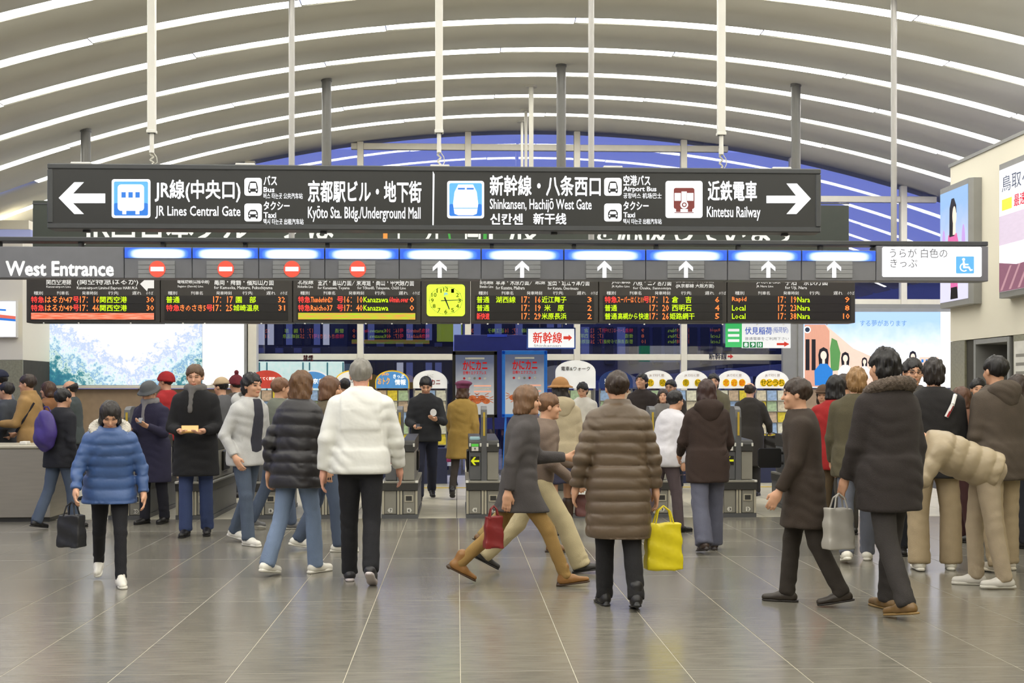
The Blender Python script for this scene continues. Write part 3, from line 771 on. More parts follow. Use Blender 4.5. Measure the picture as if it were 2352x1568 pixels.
# ------------------------------------------------------------------ ticket gates
M_gl = mat('gate_light_grey_panel', (146, 143, 132), rough=0.4, var=0.04)
M_gd = mat('gate_dark_grey_panel', (96, 97, 98), rough=0.4, var=0.05)
M_gb = mat('gate_belt_plastic', (58, 57, 54), rough=0.45, var=0.05)
M_gs = mat('gate_edge_strip', (196, 190, 170), rough=0.35, var=0.04, metal=0.2)
M_gk = mat('gate_black_plastic', (34, 33, 32), rough=0.35, var=0.05)
M_num = mat('white_number_plate', (226, 224, 214), rough=0.5)
M_numk = mat('number_print', (40, 40, 40), rough=0.5)
G_green = glow('green_gate_diodes', (90, 200, 70), 0.9); G_cyan = glow('pale_reader_light', (170, 205, 205), 0.5)
G_lime = glow('lime_gate_arrow', (208, 212, 24), 0.85)
M_redv = mat('red_no_entry_print', (200, 40, 44), rough=0.5, emit=0.1)
GD = 1.75
def ticket_gate(px, nums, marks, flap=None, fin=True):
    x = PX(px, GATE_Y)
    t = thing('ticket_gate', 'grey automatic ticket gate with %s plates, %s gate from the steel counter' % ('no-entry' if marks[0] == 'no' else 'lime arrow', ORD[[g[0] for g in gates].index(px)]), 'ticket gate', (x, GATE_Y, 0), group='automatic ticket gates')
    MB().box(-0.215, 0.215, 0.01, GD, 0.0, 0.05).build('plinth', M_gd, t)
    MB().box(-0.205, 0.205, 0.02, GD, 0.05, 0.335, 0.004).build('lower_body', M_gd, t)
    for s in (-1, 1):
        MB().box(*sorted((s * 0.042, s * 0.178)), 0.008, 0.02, 0.056, 0.33, 0.003).build('lower_panel', M_gl, t)
        MB().box(*sorted((s * 0.183, s * 0.21)), 0.004, 0.03, 0.052, 0.334, 0.003).build('edge_strip', M_gs, t)
    for s in (-0.017, 0.017): MB().box(s - 0.013, s + 0.013, 0.004, 0.03, 0.05, 0.334, 0.003).build('centre_strip', M_gs, t)
    # belt, wider and sloping
    bl = MB(); bl.prism([(-0.212, 0.335), (0.212, 0.335), (0.216, 0.42), (-0.216, 0.42)], -0.012, GD); recalc(bl.build('belt', M_gb, t))
    MB().box(-0.217, 0.217, -0.016, GD, 0.42, 0.446, 0.004).build('belt_ledge', M_gl, t)
    for s in (-1, 1): MB().box(*sorted((s * 0.185, s * 0.219)), -0.019, 0.05, 0.422, 0.448, 0.003).build('ledge_corner', M_num, t)
    # upper halves
    for s in (-1, 1):
        a, b = sorted((s * 0.036, s * 0.172))
        MB().box(a, b, 0.03, GD - 0.08, 0.452, 0.79, 0.006).build('upper_body', M_gl if s > 0 else M_gd, t)
        cap = MB(); V = []
        prof = [(0.012, 0.794), (0.012, 0.875), (0.03, 0.908), (0.07, 0.925), (GD - 0.1, 0.955), (GD - 0.06, 0.92), (GD - 0.06, 0.794)]
        n = len(prof); V = [(a - 0.004, y, z) for y, z in prof] + [(b + 0.004, y, z) for y, z in prof]
        cap.add(V, [tuple(range(n)), tuple(range(2 * n - 1, n - 1, -1))] + [(i, i + n, (i + 1) % n + n, (i + 1) % n) for i in range(n)])
        recalc(cap.build('top_cap', M_gb, t))
        for e in (a - 0.006, b - 0.016): MB().box(e, e + 0.022, 0.006, 0.02, 0.85, 0.892, 0.004).build('corner_lamp', M_num, t)
    if fin:
        f = MB(); prof = [(0.02, 0.446), (0.02, 1.20), (0.05, 1.29), (0.12, 1.325), (0.3, 1.33), (0.36, 1.28), (0.36, 0.446)]
        n = len(prof); V = [(-0.034, y, z) for y, z in prof] + [(0.034, y, z) for y, z in prof]
        f.add(V, [tuple(range(n)), tuple(range(2 * n - 1, n - 1, -1))] + [(i, i + n, (i + 1) % n + n, (i + 1) % n) for i in range(n)])
        recalc(f.build('fin', M_gd, t))
        MB().box(-0.012, 0.012, 0.014, 0.02, 0.98, 1.26).build('yellow_strip', M_yellow, t)
    else:
        MB().box(-0.034, 0.034, 0.03, GD - 0.1, 0.446, 0.8, 0.004).build('centre_post', M_gl, t)
    for s, num, mk in ((-1, nums[0], marks[0]), (1, nums[1], marks[1])):
        c = s * 0.108
        if num:
            p = [(-0.036, 0), (-0.018, -0.026), (0.022, -0.026), (0.022, 0.026), (-0.018, 0.026)]
            p = [(c + (q if s < 0 else -q) , 0.10 + z) for q, z in p]
            o = recalc(MB().prism(p, 0.003, 0.008).build('number_plate', M_num, t))
            w_ = 0.011 * len(num)
            text_on(num, c + 0.002 - w_, 0.083, c + 0.002 + w_, 0.117, 0.001, M_numk, o, bold=0.02, name='numeral')
        if mk == 'no':
            o = MB().box(c - 0.052, c + 0.052, 0.024, 0.03, 0.63, 0.755).build('no_entry_sticker', M_num, t)
            d = recalc(MB().prism(disc(c, 0.692, 0.044), 0.021, 0.024).build('red_disc', M_redv, o))
            MB().box(c - 0.03, c + 0.03, 0.018, 0.021, 0.681, 0.703).build('white_bar', M_num, o)
        elif mk == 'go':
            o = MB().box(c - 0.052, c + 0.052, 0.024, 0.03, 0.625, 0.735).build('arrow_display', M_gk, t)
            P = [(-0.05, 0.68), (-0.012, 0.728), (0.012, 0.728), (-0.014, 0.692), (0.05, 0.692), (0.05, 0.668), (-0.014, 0.668), (0.012, 0.632), (-0.012, 0.632)]
            recalc(MB().prism([(c + a_, z) for a_, z in P], 0.020, 0.024).build('arrow', G_lime, o))
            MB().box(c - 0.04, c + 0.04, 0.006, 0.012, 0.80, 0.85).build('insert_label', M_num, t)
            recalc(MB().prism([(c - 0.004, 0.812), (c + 0.004, 0.812), (c + 0.004, 0.828), (c + 0.012, 0.828), (c, 0.843), (c - 0.012, 0.828), (c - 0.004, 0.828)], 0.003, 0.006).build('label_arrow', M_numk, t))
            MB().box(c - 0.042, c + 0.042, 0.005, 0.014, 0.855, 0.868).build('slot_light', G_green, t)
            MB().box(c - 0.042, c + 0.042, 0.006, 0.016, 0.872, 0.884).build('slot_light', G_green, t)
            MB().box(c - 0.06, c + 0.06, 0.10, 0.24, 0.93, 0.965, 0.008).build('card_reader', G_cyan, t)
        if s > 0:                            # the coin return cup on the lower right panel
            fr = MB()
            for q in ((c - 0.05, c + 0.05, 0.2, 0.212), (c - 0.05, c + 0.05, 0.268, 0.28), (c - 0.05, c - 0.036, 0.212, 0.268), (c + 0.036, c + 0.05, 0.212, 0.268)):
                fr.box(q[0], q[1], 0.0, 0.008, q[2], q[3])
            fr.build('return_cup_rim', M_gs, t)
            MB().box(c - 0.036, c + 0.036, 0.005, 0.008, 0.212, 0.268).build('return_cup', M_gb, t)
    for s in (-1, 1):                        # the paddles, folded against the side or swung across the lane
        if flap == s:
            a, b = sorted((s * 0.20, s * 0.50)); P = rrect(a, 0.52, b, 0.77, 0.03)
            recalc(MB().prism(P, GD - 0.5, GD - 0.46).build('paddle', M_gk, t))
            MB().tube((s * 0.172, GD - 0.48, 0.58), (s * 0.21, GD - 0.48, 0.58), 0.02, n=8).tube((s * 0.172, GD - 0.48, 0.71), (s * 0.21, GD - 0.48, 0.71), 0.02, n=8).build('paddle_hinge', M_gk, t)
        else:
            a, b = sorted((s * 0.174, s * 0.20))
            MB().box(a, b, GD - 0.9, GD - 0.45, 0.52, 0.77, 0.01).build('paddle', M_gk, t)
    return t
gates = [(290, ('11', '10'), ('no', 'no')), (445, ('10', '9'), ('no', 'no')), (600, ('9', '8'), ('no', 'no')), (745, ('8', '7'), ('no', 'no')), (918, ('7', '6'), ('no', None)),
         (1112, ('6', '5'), ('go', None)), (1305, ('5', '4'), ('go', None)), (1500, ('4', '3'), ('go', None)), (1697, ('3', '2'), ('go', None)), (1892, ('2', '1'), ('go', None))]
for px, nums, marks in gates: ticket_gate(px, nums, marks, flap=-1 if px == 1892 else None)
# stainless counter at the left
cx0, cx1 = PX(-220, 15.3), PX(116, 15.3)
ct = thing('steel_counter', 'low stainless steel barrier counter at the end of the gate row', 'counter', ((cx0 + cx1) / 2, 15.3, 0))
hwc = (cx1 - cx0) / 2; zc = PZ(60, 1030, 15.3)
MB().box(-hwc, hwc, 0.0, 0.9, 0.05, zc, 0.006).build('body', M_steel, ct)
MB().box(-hwc - 0.01, hwc + 0.012, -0.02, 0.92, zc, zc + 0.035, 0.008).build('top_rail', M_gs, ct)
MB().box(-hwc + 0.02, hwc - 0.02, 0.03, 0.88, 0, 0.05).build('plinth', M_gb, ct)
MB().box(hwc - 0.42, hwc - 0.34, 0.2, 0.35, zc + 0.035, zc + 0.075, 0.006).build('ticket_tray', M_white, ct)

# ------------------------------------------------------------------ lit billboards
def landscape(x0, x1, z0, z1):
    m = bpy.data.materials.new('lit_landscape_print'); m.use_nodes = True
    n, l = m.node_tree.nodes, m.node_tree.links; b = n['Principled BSDF']
    tc = n.new('ShaderNodeTexCoord'); mp = n.new('ShaderNodeMapping'); s = n.new('ShaderNodeSeparateXYZ')
    mp.inputs['Scale'].default_value = (1 / (x1 - x0), 1, 1 / (z1 - z0)); mp.inputs['Location'].default_value = (-x0 / (x1 - x0), 0, -z0 / (z1 - z0))
    l.new(tc.outputs['Object'], mp.inputs[0]); l.new(mp.outputs[0], s.inputs[0])
    nz = n.new('ShaderNodeTexNoise'); nz.inputs['Scale'].default_value = 7; nz.inputs['Detail'].default_value = 9; nz.inputs['Roughness'].default_value = 0.72; l.new(tc.outputs['Object'], nz.inputs['Vector'])
    def mth(op, a, c, clampit=False):
        q = n.new('ShaderNodeMath'); q.operation = op; q.use_clamp = clampit
        for i, v in enumerate((a, c)):
            if isinstance(v, (int, float)): q.inputs[i].default_value = v
            else: l.new(v, q.inputs[i])
        return q.outputs[0]
    # slopes rise towards both ends of the picture, a pale valley between them
    dist = mth('ABSOLUTE', mth('SUBTRACT', s.outputs['X'], 0.58), 0)
    slope = mth('SUBTRACT', mth('MULTIPLY', dist, 1.9), mth('MULTIPLY', s.outputs['Z'], 1.15))
    v = mth('ADD', mth('MULTIPLY', slope, 0.62), mth('MULTIPLY', mth('SUBTRACT', nz.outputs[0], 0.27), 1.2))
    r = n.new('ShaderNodeValToRGB'); e = r.color_ramp.elements
    e[0].position = 0.08; e[0].color = (1, 1, 1, 1); e[1].position = 0.72; e[1].color = (0.02, 0.16, 0.24, 1)
    for p, c in ((0.17, (0.62, 0.74, 0.98)), (0.26, (0.95, 0.98, 1)), (0.36, (0.75, 0.92, 0.95)), (0.44, (0.25, 0.50, 0.75)), (0.50, (0.85, 0.98, 0.92)), (0.60, (0.12, 0.40, 0.45))):
        k = e.new(p); k.color = tuple(v ** 1.4 for v in c) + (1,)
    l.new(v, r.inputs[0]); l.new(r.outputs[0], b.inputs['Emission Color']); b.inputs['Emission Strength'].default_value = 1.0
    b.inputs['Base Color'].default_value = (0.02, 0.02, 0.02, 1)
    return m
def glow_gradient(name, top, bot, st=1.1):
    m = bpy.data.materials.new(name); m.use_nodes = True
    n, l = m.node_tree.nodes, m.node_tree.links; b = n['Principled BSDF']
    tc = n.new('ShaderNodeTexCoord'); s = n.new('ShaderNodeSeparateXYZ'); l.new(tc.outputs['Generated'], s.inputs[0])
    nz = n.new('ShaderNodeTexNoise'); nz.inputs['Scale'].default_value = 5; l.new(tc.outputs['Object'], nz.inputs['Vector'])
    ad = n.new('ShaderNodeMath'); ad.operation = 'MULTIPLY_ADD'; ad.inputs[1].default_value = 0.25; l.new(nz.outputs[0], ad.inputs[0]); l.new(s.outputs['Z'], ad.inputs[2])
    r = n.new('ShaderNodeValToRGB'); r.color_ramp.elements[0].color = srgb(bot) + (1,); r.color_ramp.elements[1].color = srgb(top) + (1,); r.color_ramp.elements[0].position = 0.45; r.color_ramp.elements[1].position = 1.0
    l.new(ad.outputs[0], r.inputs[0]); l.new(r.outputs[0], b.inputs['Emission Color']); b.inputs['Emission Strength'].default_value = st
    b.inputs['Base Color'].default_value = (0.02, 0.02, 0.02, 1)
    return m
LBY = 22.9
lb = thing('landscape_billboard', 'large lit billboard with an overexposed forested valley picture', 'billboard', (0, LBY, PZ(300, 890, LBY)))
P1 = Plane(lb, LBY)
P1.box('case', 66, 690, 566, 890, 0.02, 0.3, M_grey, 0.006)
M_land = landscape(P1.x(71), P1.x(464), P1.z(300, 884), P1.z(300, 735)); M_land.cycles.emission_sampling = 'AUTO'
P1.rect('picture', 71, 735, 464, 884, M_land, 0.0, 0.012); P1.rect('white_field', 465, 690, 560, 884, glow('lit_billboard_white', (255, 255, 255), 1.3, sample=True), 0.0, 0.012)
MB().box(P1.x(64), P1.x(568), -0.05, 0.0, P1.z(300, 892), P1.z(300, 885), 0.004).build('sill', M_mull, lb)
post = struct(thing('trim_2', 'pale post between the landscape billboard and the windows', None, (PX(578, 22.9), 22.95, 0)))
MB().box(-0.075, 0.075, 0, 0.25, 0, PZ(578, 690, 22.95), 0.006).build('post', M_mull, post)
# right-hand billboard with women before a brick building
rb = thing('tourism_billboard', 'large lit billboard with women beside a brick building under a pale sky', 'billboard', (0, LBY, PZ(2000, 892, LBY)))
P2 = Plane(rb, LBY)
P2.box('case', 1834, 708, 2196, 892, 0.02, 0.3, M_grey, 0.006)
P2.rect('picture', 1846, 716, 2160, 890, glow_gradient('lit_sky_print', (168, 202, 246), (255, 255, 255), 1.3), 0.0, 0.012)
P2.rect('white_field', 2161, 716, 2190, 890, MATS['lit_billboard_white'], 0.0, 0.012)
G_brick = glow('lit_brick_print', (218, 158, 132), 1.0); G_brk2 = glow('lit_pale_brick_print', (238, 204, 184), 1.05)
G_tree = glow('lit_leaf_print', (96, 158, 84), 0.8); G_skin = glow('lit_skin_print', (250, 226, 206), 1.0); G_hair = mat('print_black', (26, 22, 24), rough=0.4); G_dress = glow('lit_bright_blue_print', (40, 130, 214), 0.9)
pc = P2.poly('brick_building', [(1848, 745), (1895, 745), (1960, 800), (2010, 822), (2010, 888), (1848, 888)], G_brk2, 0.004)
P2.poly('gable', [(1848, 745), (1895, 745), (1905, 760), (1905, 888), (1848, 888)], G_brick, 0.007, parent=pc)
P2.disc('round_window', 1854, 757, 8, G_white, 0.010, parent=pc); P2.disc('round_window', 1854, 757, 5.5, mat('print_dark_blue', (40, 60, 84), rough=0.4), 0.013, parent=pc)
for x in (1850, 1864): P2.rect('tall_window', x, 779, x + 9, 850, G_hair, 0.010, parent=pc)
P2.poly('creeper', [(1910, 776), (1922, 782), (1930, 810), (1926, 850), (1908, 852), (1906, 800)], G_tree, 0.010, parent=pc)
P2.rect('far_building', 2112, 820, 2156, 850, G_brk2, 0.004)
for k in range(4): P2.rect('far_window', 2116 + k * 10, 825, 2121 + k * 10, 832, G_dress, 0.007)
P2.text('する夢があります', 1975, 735, 2082, 749, glow('lit_pale_blue_print', (96, 150, 214), 0.8), 0.004)
for x, y, sc, dm in ((1891, 815, 1.0, G_dress), (1941, 822, 0.8, G_white), (1985, 830, 0.55, G_white), (2096, 818, 0.7, G_white)):
    w_ = P2.poly('printed_woman', [(x - 10 * sc, y + 26 * sc), (x - 12 * sc, y), (x - 9 * sc, y - 13 * sc), (x, y - 18 * sc), (x + 9 * sc, y - 13 * sc), (x + 12 * sc, y), (x + 10 * sc, y + 26 * sc)], G_hair, 0.016)
    P2.disc('printed_face', x, y + 1 * sc, 7 * sc, G_skin, 0.019, ry=10 * sc, parent=w_); P2.rect('printed_neck', x - 3 * sc, y + 9 * sc, x + 3 * sc, y + 24 * sc, G_skin, 0.0185, parent=w_)
    P2.poly('printed_dress', [(x - 20 * sc, y + 70 * sc), (x - 21 * sc, y + 36 * sc), (x - 8 * sc, y + 20 * sc), (x + 8 * sc, y + 20 * sc), (x + 21 * sc, y + 36 * sc), (x + 20 * sc, y + 70 * sc)], dm, 0.019, parent=w_)
struct(MB().box(P2.x(1800), P2.x(1842), 0, 0.12, 0.0, PZ(1820, 640, LBY), 0.01).build('trim_3', M_grey, None, (0, LBY + 0.05, 0)))

# two light boxes on the cream wall
def wall_lightbox(label, ya, yb, art):
    X = WX - 0.147; z0, z1 = 2.58, 4.12
    t = thing('wall_light_box', label, 'light box', (WX, (ya + yb) / 2, z0))
    hy = (yb - ya) / 2; hh = z1 - z0
    cs = MB()
    P = [(-hy, 0.0), (hy, 0.0), (hy, 0.10), (hy - 0.04, 0.147), (-hy + 0.04, 0.147), (-hy, 0.10)]
    n = len(P); V = [(-d, y, 0) for y, d in P] + [(-d, y, hh) for y, d in P]
    cs.add(V, [tuple(range(n)), tuple(range(2 * n - 1, n - 1, -1))] + [(i, i + n, (i + 1) % n + n, (i + 1) % n) for i in range(n)])
    recalc(cs.build('case', M_grey, t))
    f = MB().box(-0.155, -0.147, -hy + 0.06, hy - 0.06, 0.07, hh - 0.07).build('picture', art, t)
    return t, hy, hh
G_ill = glow_gradient('lit_portrait_backdrop', (150, 190, 235), (225, 222, 246), 1.1)
t, hy, hh = wall_lightbox('narrow lit wall box with a long-haired woman in pink on pale blue', PY(2228, WX - 0.147), PY(2157, WX - 0.147), G_ill)
def side_poly(name, pts, m, parent, lift):    # pts (u 0..1 from far to near, v 0..1 from the top) on the face of a wall light box
    P = [(hy - 0.06 - u * (2 * hy - 0.12), hh - 0.07 - v * (hh - 0.14)) for u, v in pts]
    n = len(P); V = [(-0.155 - lift, y, z) for y, z in P] + [(-0.153, y, z) for y, z in P]
    return recalc(MB().add(V, [tuple(range(n)), tuple(range(2 * n - 1, n - 1, -1))] + [(i, i + n, (i + 1) % n + n, (i + 1) % n) for i in range(n)]).build(name, m, parent))
G_pink = glow('lit_pink_print', (226, 110, 170), 0.9)
def el(cx, cy, rx, ry): return [(cx + rx * math.cos(a * math.pi / 12), cy + ry * math.sin(a * math.pi / 12)) for a in range(24)]
side_poly('pink_dress', [(0.32, 0.40), (0.62, 0.40), (0.74, 0.56), (0.64, 0.80), (0.66, 0.90), (0.40, 0.90), (0.40, 0.70), (0.26, 0.56)], G_pink, t, 0.003)
side_poly('long_hair', [(0.36, 0.42), (0.37, 0.16), (0.44, 0.08), (0.52, 0.08), (0.60, 0.15), (0.61, 0.24), (0.56, 0.34), (0.54, 0.42)], G_hair, t, 0.005); side_poly('face', el(0.545, 0.24, 0.065, 0.085), G_skin, t, 0.007); side_poly('neck', [(0.50, 0.30), (0.57, 0.30), (0.58, 0.41), (0.49, 0.41)], G_skin, t, 0.006)
side_poly('dark_skirt', [(0.42, 0.88), (0.64, 0.88), (0.66, 0.985), (0.40, 0.985)], G_hair, t, 0.005)
for u in (0.14, 0.86): side_poly('lilac_blossom', el(u, 0.5, 0.06, 0.16), glow('lit_lilac_print', (196, 160, 226), 0.95), t, 0.002)
t, hy, hh = wall_lightbox('wide lit wall box advertising a trip to the sand dunes', 13.2, PY(2292, WX - 0.147), glow('lit_pale_poster', (246, 246, 250), 1.1, sample=True))
def side_text(body, u0, v0, u1, v1, m, parent, bold=0.0):
    V, Fc = text_geo(body, bold, 2); lo, hi = V.min(0), V.max(0)
    a = (V[:, 0] - lo[0]) / (hi[0] - lo[0]); b = (V[:, 1] - lo[1]) / (hi[1] - lo[1])
    U = u0 + a * (u1 - u0); W = v1 + b * (v0 - v1)
    Q = np.stack([np.full(len(V), -0.159), hy - 0.06 - U * (2 * hy - 0.12), hh - 0.07 - W * (hh - 0.14)], 1)
    obj('lettering', mesh_from(Q, Fc), m, parent)
side_text('鳥取への旅', 0.05, 0.06, 0.9, 0.19, glow('lit_slate_print', (70, 84, 110), 0.5), t, 0.0)
side_poly('yellow_flash', [(0.05, 0.25), (0.22, 0.25), (0.22, 0.34), (0.05, 0.34)], glow('lit_yellow_print', (250, 226, 70), 0.95), t, 0.003)
side_text('最速2時間', 0.26, 0.24, 0.7, 0.34, glow('lit_crimson_print', (224, 50, 70), 0.85), t, 0.01)
side_poly('purple_dunes', [(0.0, 0.76), (0.3, 0.80), (1.0, 0.78), (1.0, 1.0), (0.0, 1.0)], glow('lit_dune_print', (150, 100, 120), 0.8), t, 0.002)
for k in range(6): side_poly('dune_ripple', [(0.02 + 0.15 * k, 0.99), (0.06 + 0.15 * k, 0.99), (0.22 + 0.15 * k, 0.80), (0.19 + 0.15 * k, 0.80)], glow('lit_dune_light_print', (196, 150, 160), 0.85), t, 0.004)
side_poly('lilac_field', [(0.0, 0.38), (0.9, 0.38), (0.9, 0.62), (0.0, 0.62)], glow('lit_mauve_print', (214, 198, 214), 1.0), t, 0.002)
nb = thing('wall_notice', 'white paper notice on the stone by the lift doorway', 'notice', (WX, 14.5, 1.3))
MB().box(-0.008, -0.001, -0.25, 0.25, 0.0, 0.78).build('sheet', M_num, nb)
for k in range(6): MB().box(-0.0095, -0.008, -0.2 + 0.03 * (k % 2), 0.2, 0.1 + k * 0.1, 0.135 + k * 0.1).build('print_line', M_gl, nb)
# the lit shop sign at the far left
ls = thing('lit_route_sign', 'small lit sign with coloured stripes on the cream wall by the landscape billboard', 'sign', (0, 21.4, PZ(10, 775, 21.4)))
Q = Plane(ls, 21.4)
Q.box('case', -60, 690, 38, 775, 0.0, 0.098, M_white, 0.006)
Q.rect('lit_face', -58, 692, 36, 773, glow('lit_sign_white', (250, 250, 255), 1.0), 0.004)
Q.poly('red_stripe', [(-58, 716), (36, 726), (36, 733), (-58, 724)], glow('lit_stripe_red', (230, 110, 90), 0.9), 0.007); Q.poly('blue_stripe', [(-58, 724), (36, 733), (36, 738), (-58, 730)], G_blue, 0.007); Q.poly('blue_stripe', [(-58, 706), (14, 710), (14, 714), (-58, 710)], G_blue, 0.007)

# ------------------------------------------------------------------ small hanging signs under the board
hs = thing('red_bullet_train_sign', 'white hanging sign with blue rim and red lettering and arrow', 'sign', (0, 18.9, PZ(1266, 801, 18.9)))
Q = Plane(hs, 18.9)
Q.box('panel', 1210, 752, 1322, 801, 0.0, 0.05, M_bluep, 0.003)
Q.rect('face', 1213, 755, 1319, 798, glow('sign_white', (248, 248, 246), 0.85), 0.003)
G_rp = glow('sign_red', (222, 58, 40), 0.75)
Q.text('新幹線', 1224, 762, 1291, 788, G_rp, 0.006, bold=0.015)
Q.poly('arrow', [(1294, 772), (1306, 772), (1306, 768), (1314, 775.5), (1306, 783), (1306, 779), (1294, 779)], G_rp, 0.007)
Q.text('Shinkansen', 1226, 791, 1288, 796, G_pale, 0.006)
for px in (1240, 1292): MB().tube((Q.x(px), 0.02, Q.z(px, 753)), (Q.x(px), 0.02, Q.z(px, 739)), 0.006, n=6).build('hook', M_steel, hs)
hs2 = thing('shrine_direction_sign', 'white and green hanging sign with blue lettering and platform numbers 8 9 10', 'sign', (0, 18.9, PZ(1740, 799, 18.9)))
Q = Plane(hs2, 18.9)
Q.box('green_panel', 1667, 741, 1704, 797, 0.0, 0.03, glow('sign_green', (70, 200, 110), 0.8))
Q.box('white_panel', 1704.5, 741, 1816, 799, 0.0, 0.03, MATS['sign_white'])
G_bp = glow('sign_blue', (50, 90, 190), 0.7); G_gp = glow('sign_dark_green', (40, 140, 80), 0.7)
Q.text('伏見稲荷', 1711, 751, 1773, 768, G_bp, 0.004, bold=0.012); Q.text('(稲荷駅)', 1775, 751, 1810, 766, G_bp, 0.004)
Q.text('普通電車をご利用下さい', 1711, 774, 1812, 781, G_pale, 0.004)
for k, nme in enumerate(('8', '9', '10')):
    o = Q.rect('number_box', 1706 + 16 * k, 785, 1720 + 16 * k, 798, G_gp, 0.004)
    text_on(nme, Q.x(1709 + 16 * k), Q.z(1713, 796), Q.x(1717 + 16 * k), Q.z(1713, 787), Q.y(0.009), G_white, o, bold=0.02, name='numeral')
Q.poly('arrow', [(1784, 787.5), (1801, 787.5), (1801, 784), (1813, 790), (1801, 796), (1801, 792.5), (1784, 792.5)], G_rp, 0.005)
for k in range(3): Q.rect('pale_line', 1672, 755 + 12 * k, 1698, 761 + 12 * k, MATS['sign_white'], 0.004)
for px in (1680, 1800): MB().tube((Q.x(px), 0.015, Q.z(px, 742)), (Q.x(px), 0.015, Q.z(px, 738.5)), 0.006, n=6).build('hook', M_steel, hs2)

# ------------------------------------------------------------------ poster stands and leaflet racks before the glass
def poster_stand(label, px0, px1, py0, frame_m):
    Y = 20.6; x0, x1 = PX(px0, Y), PX(px1, Y); zt = PZ((px0 + px1) / 2, py0, Y)
    t = thing('poster_stand', label, 'poster stand', ((x0 + x1) / 2, Y, 0)); hw = (x1 - x0) / 2; zb = zt - 1.05
    for s in (-1, 1):
        MB().box(*sorted((s * (hw - 0.05), s * hw)), 0.0, 0.05, zb, zt, 0.004).build('frame_side', frame_m, t)
        MB().tube((s * (hw - 0.06), 0.04, zb), (s * (hw - 0.02), -0.12, 0.0), 0.016, n=8).tube((s * (hw - 0.06), 0.05, zb), (s * (hw - 0.02), 0.26, 0.0), 0.016, n=8).build('leg', frame_m, t)
    MB().box(-hw, hw, 0.0, 0.05, zt - 0.06, zt + 0.001, 0.004).build('frame_top', frame_m, t); MB().box(-hw, hw, 0.0, 0.05, zb - 0.001, zb + 0.05, 0.004).build('frame_foot', frame_m, t)
    a = glow_gradient('glowing_poster_paper_%d' % px0, (88, 96, 120), (190, 190, 186), 0.85)  # unlit paper given a glow of its own to look brighter
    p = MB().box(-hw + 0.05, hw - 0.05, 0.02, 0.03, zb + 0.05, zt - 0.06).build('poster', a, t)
    w = hw - 0.05
    text_on('かにカニ', -w * 0.62, zt - 0.30, w * 0.66, zt - 0.15, 0.016, glow('poster_red', (214, 40, 40), 0.5), p, bold=0.03)
    text_on('日帰りエクスプレス', -w * 0.6, zt - 0.37, w * 0.6, zt - 0.315, 0.016, MATS['poster_red'], p, bold=0.03, res=1)
    MB().box(-w * 0.5, w * 0.5, 0.014, 0.018, zt - 0.13, zt - 0.10).build('white_line', M_num, p)
    M_crab = mat('printed_crab_orange', (196, 104, 56), rough=0.5, var=0.3, scale=30, emit=0.2)
    for i in range(6):
        cx, cz = (-0.6 + 0.24 * i) * w, zt - 0.74 - 0.05 * (i % 2)
        b = recalc(MB().prism(disc(cx, cz, 0.06, 14, 0.045), 0.014, 0.019).build('printed_crab', M_crab, p))
        for s in (-1, 1):
            for k in range(3): recalc(MB().prism([(cx + s * 0.05, cz + 0.02 * k), (cx + s * 0.11, cz + 0.05 * k - 0.03), (cx + s * 0.11, cz + 0.05 * k - 0.018), (cx + s * 0.05, cz + 0.02 * k + 0.012)], 0.012, 0.017).build('crab_leg', M_crab, b))
    for i in range(5):
        recalc(MB().prism(disc((-0.55 + 0.27 * i) * w, zt - 0.43, 0.02, 10), 0.014, 0.018).build('print_badge', (M_redv, M_num, M_gl)[i % 3], p))
    for i in range(3): MB().box(-0.05 * w, 0.85 * w, 0.014, 0.018, zt - 0.56 - 0.045 * i, zt - 0.535 - 0.045 * i).build('price_line', (G_brick, M_num, G_brick)[i], p)
    return t
poster_stand('poster stand in a black frame with a grey crab poster', 1039, 1142, 806, M_gk)
poster_stand('poster stand in a bright blue frame with a grey crab poster', 1153, 1257, 805, mat('bright_blue_frame_paint', (44, 120, 214), rough=0.4, emit=0.12))
nv = thing('navy_notice_panel', 'navy blue free-standing panel behind the crab posters', 'panel', (PX(1148, 21.0), 21.1, 0))
hwn = (PX(1252, 21) - PX(1042, 21)) / 2
MB().box(-hwn, hwn, 0, 0.06, 0.9, PZ(1148, 768, 21), 0.004).build('panel', mat('navy_panel_paint', (44, 52, 128), rough=0.4), nv)
MB().box(-0.2, 0.12, -0.008, -0.002, PZ(1148, 773, 21), PZ(1148, 768, 21) + 0.008).build('clip', mat('clip_blue', (52, 74, 200), rough=0.4), nv)
for s in (-1, 1): MB().box(*sorted((s * (hwn - 0.06), s * hwn)), -0.1, 0.26, 0, 0.03).box(*sorted((s * (hwn - 0.05), s * (hwn - 0.01))), 0.01, 0.05, 0.03, 0.9).build('foot', M_gk, nv)

